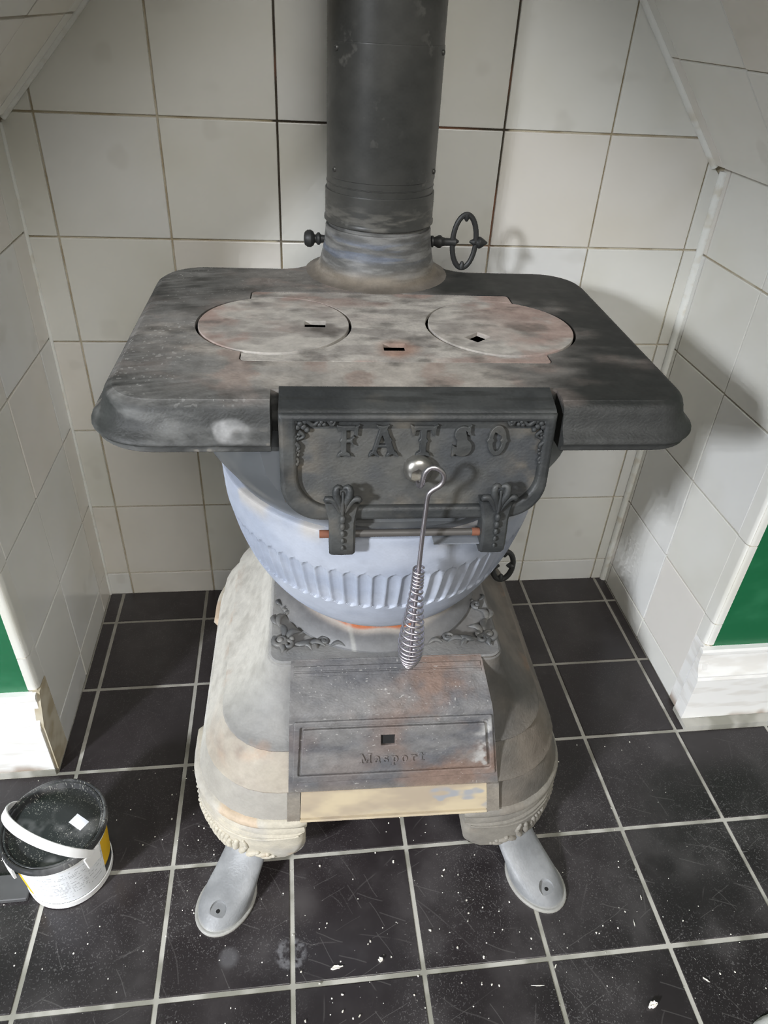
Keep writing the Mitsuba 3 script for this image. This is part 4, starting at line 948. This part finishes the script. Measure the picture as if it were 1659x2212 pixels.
# bail handle hinged low on the rim, leaning to the front left
hd = np.array([.81, -.58]); hp = np.array([hd[1], -hd[0]])          # pivot axis, lean direction (front left)
hp = -hp if hp[0] > 0 else hp
el = math.radians(53); Rh = .0825
t = np.linspace(0, math.pi, 40)
c2 = np.cos(t)[:, None] * hd * Rh + (np.sin(t) * math.cos(el) * Rh * 1.04)[:, None] * hp
hz_ = .126 + np.sin(t) * math.sin(el) * Rh * 1.04
Pn = np.c_[c2, hz_]
dirn = np.c_[np.cos(t)[:, None] * hd + (np.sin(t) * math.cos(el))[:, None] * hp, np.sin(t) * math.sin(el)]
nax = np.cross(np.r_[hd, 0], np.r_[hp * math.cos(el), math.sin(el)]); nax /= np.linalg.norm(nax)
if nax[2] < 0: nax = -nax
wd = np.interp(np.abs(t / math.pi - .5), [0, .40, .5], [.0075, .0070, .0060])
secs = [np.array([Pn[q_] + dirn[q_] * a_ + nax * b_ * wd[q_] for a_, b_ in ((-.0011, -1), (.0011, -1), (.0017, -.8), (.0017, .8), (.0011, 1), (-.0011, 1), (-.0011, 0))]) for q_ in range(40)]
bpart('handle', loft(secs), 'bucket_white', 40, 'white strap handle')
for q_ in (hd, -hd, np.array([-.74, -.67])):
    o = np.r_[q_, 0]; tg = np.r_[-q_[1], q_[0], 0]
    bpart('handle_lug', xf(bev(Polygon([(-.010, -.024), (.010, -.024), (.013, .004), (-.013, .004)]).buffer(.002), .004, .0012), frame(o * .0775 + np.array([0, 0, .122]), tg, [0, 0, 1], o)), 'bucket_white', 40)

# ------------------------------------------------------------------ loose pieces on the floor
k = numbered('tile_offcut'); scene[k] = mikit.ply(rbox(-.80, -.6385, .168, .212, .001, .0105, .0015), 'slab_grey')
tag(k, 'dark grey offcut slab lying on the floor behind the white bucket', 'slab')
def chip(x, y, w, l, a, h=.002, seed=0):
    g = np.random.default_rng(seed + 100); n = 11; A = np.sort(g.uniform(0, 2 * math.pi, n)); r = g.uniform(.55, 1.1, n)
    p = Polygon(np.c_[l / 2 * r * np.cos(A), w / 2 * r * np.sin(A)]).buffer(0)
    p = max(polys(p), key=lambda q_: q_.area)
    m = bev(p, h, min(h * .5, w * .12), 1, base=True)
    m.vertices[:, 2] *= 1 + g.uniform(-.35, .35, len(m.vertices)) * (m.vertices[:, 2] > h * .5)
    m.apply_transform(trimesh.transformations.rotation_matrix(math.radians(a), [0, 0, 1])); m.apply_translation([x, y, .0007]); return m
CH = [(-.138, .02, .006, .022, 5, .003, 'largest flat white plaster flake lying near the front on the floor'), (-.066, .024, .008, .009, 40, .005, 'cream plaster crumb lying between two front floor tiles'), (.345, -.08, .009, .015, 20, .008, 'upright curled white flake at the front right of the floor'), (.446, -.054, .0024, .017, -48, .0015, 'thin white paint sliver on the right front tile'), (.174, -.036, .0016, .030, -6, .0012, 'long thin white plaster streak across a front tile'), (.211, -.012, .0026, .008, 50, .0015, 'short white sliver beside the front right grout line'), (.365, .039, .0018, .012, 80, .0012, 'upright thin white sliver on the tile right of the stove'), (.394, .079, .0022, .008, 85, .0014, 'small pale sliver on the tile right of the stove foot')]
for q_, (x, y, w, l, a_, h, lab) in enumerate(CH):
    k = numbered('plaster_chip'); scene[k] = mikit.ply(chip(x, y, w, l, a_, h, q_), 'chip_white', smooth=False); tag(k, lab, 'chip')
SM = [(.09, .102), (.085, .069), (.115, .088), (.089, .081), (.061, .157), (.056, .147), (.085, .147), (-.148, .087), (-.084, .049), (-.08, .053), (-.049, .027), (.31, .04), (.295, .03), (-.131, -.041), (-.106, -.05), (-.13, -.019), (-.187, -.048), (.056, -.021), (-.192, .019), (-.156, .184), (-.164, -.001), (.099, .012), (-.026, .18), (.06, .03), (.02, .06), (-.02, -.03), (.14, .05), (.45, .035), (.087, -.026), (.103, -.028)]
for q_, (x, y) in enumerate(SM):
    s = random.uniform(.0022, .0042)
    k = numbered('plaster_crumb'); scene[k] = mikit.ply(chip(x, y, s, s * random.uniform(1., 1.5), random.uniform(0, 180), .0022, 50 + q_), 'chip_white', smooth=False)
    tag(k, 'tiny white plaster crumb scattered on the dark floor tiles in front of the stove', 'crumb', 'plaster crumbs in front of the stove')
ms = []
for q_ in range(260):
    x, y = rng.uniform(-.72, .55), rng.uniform(-.12, .40) ** 1.0
    s = rng.uniform(.0006, .0016); ms.append(ball((x, y, .0008), s, (1, rng.uniform(.6, 1.4), .5), 0))
scene['plaster_dust'] = mikit.ply(cat(ms), 'chip_white'); tag('plaster_dust', 'fine white plaster specks sprinkled over the dark floor tiles', 'dust', kind='stuff')
# white cloth at the bottom right corner
g = np.linspace(-1, 1, 25); X, Y = np.meshgrid(g, g); Rr = np.sqrt(X ** 2 + Y ** 2)
sh = np.clip(1 - Rr ** 2, 0, 1) ** .5
Zz = .028 * sh + .006 * meshkit.fbm(np.stack([X * 3, Y * 3, X * 0], -1), 3, 5) * sh
vv = np.c_[(.532 + .075 * X / np.maximum(1, Rr)).ravel(), (-.168 + .060 * Y / np.maximum(1, Rr)).ravel(), Zz.ravel() + .001]
ii = np.arange(24 * 25).reshape(24, 25)[:, :24].ravel()
scene['white_cloth'] = mikit.ply((vv, np.c_[ii, ii + 1, ii + 26, ii + 25]), 'cloth_white', smooth=True)
tag('white_cloth', 'edge of a white cloth lying on the floor at the bottom right corner', 'cloth')
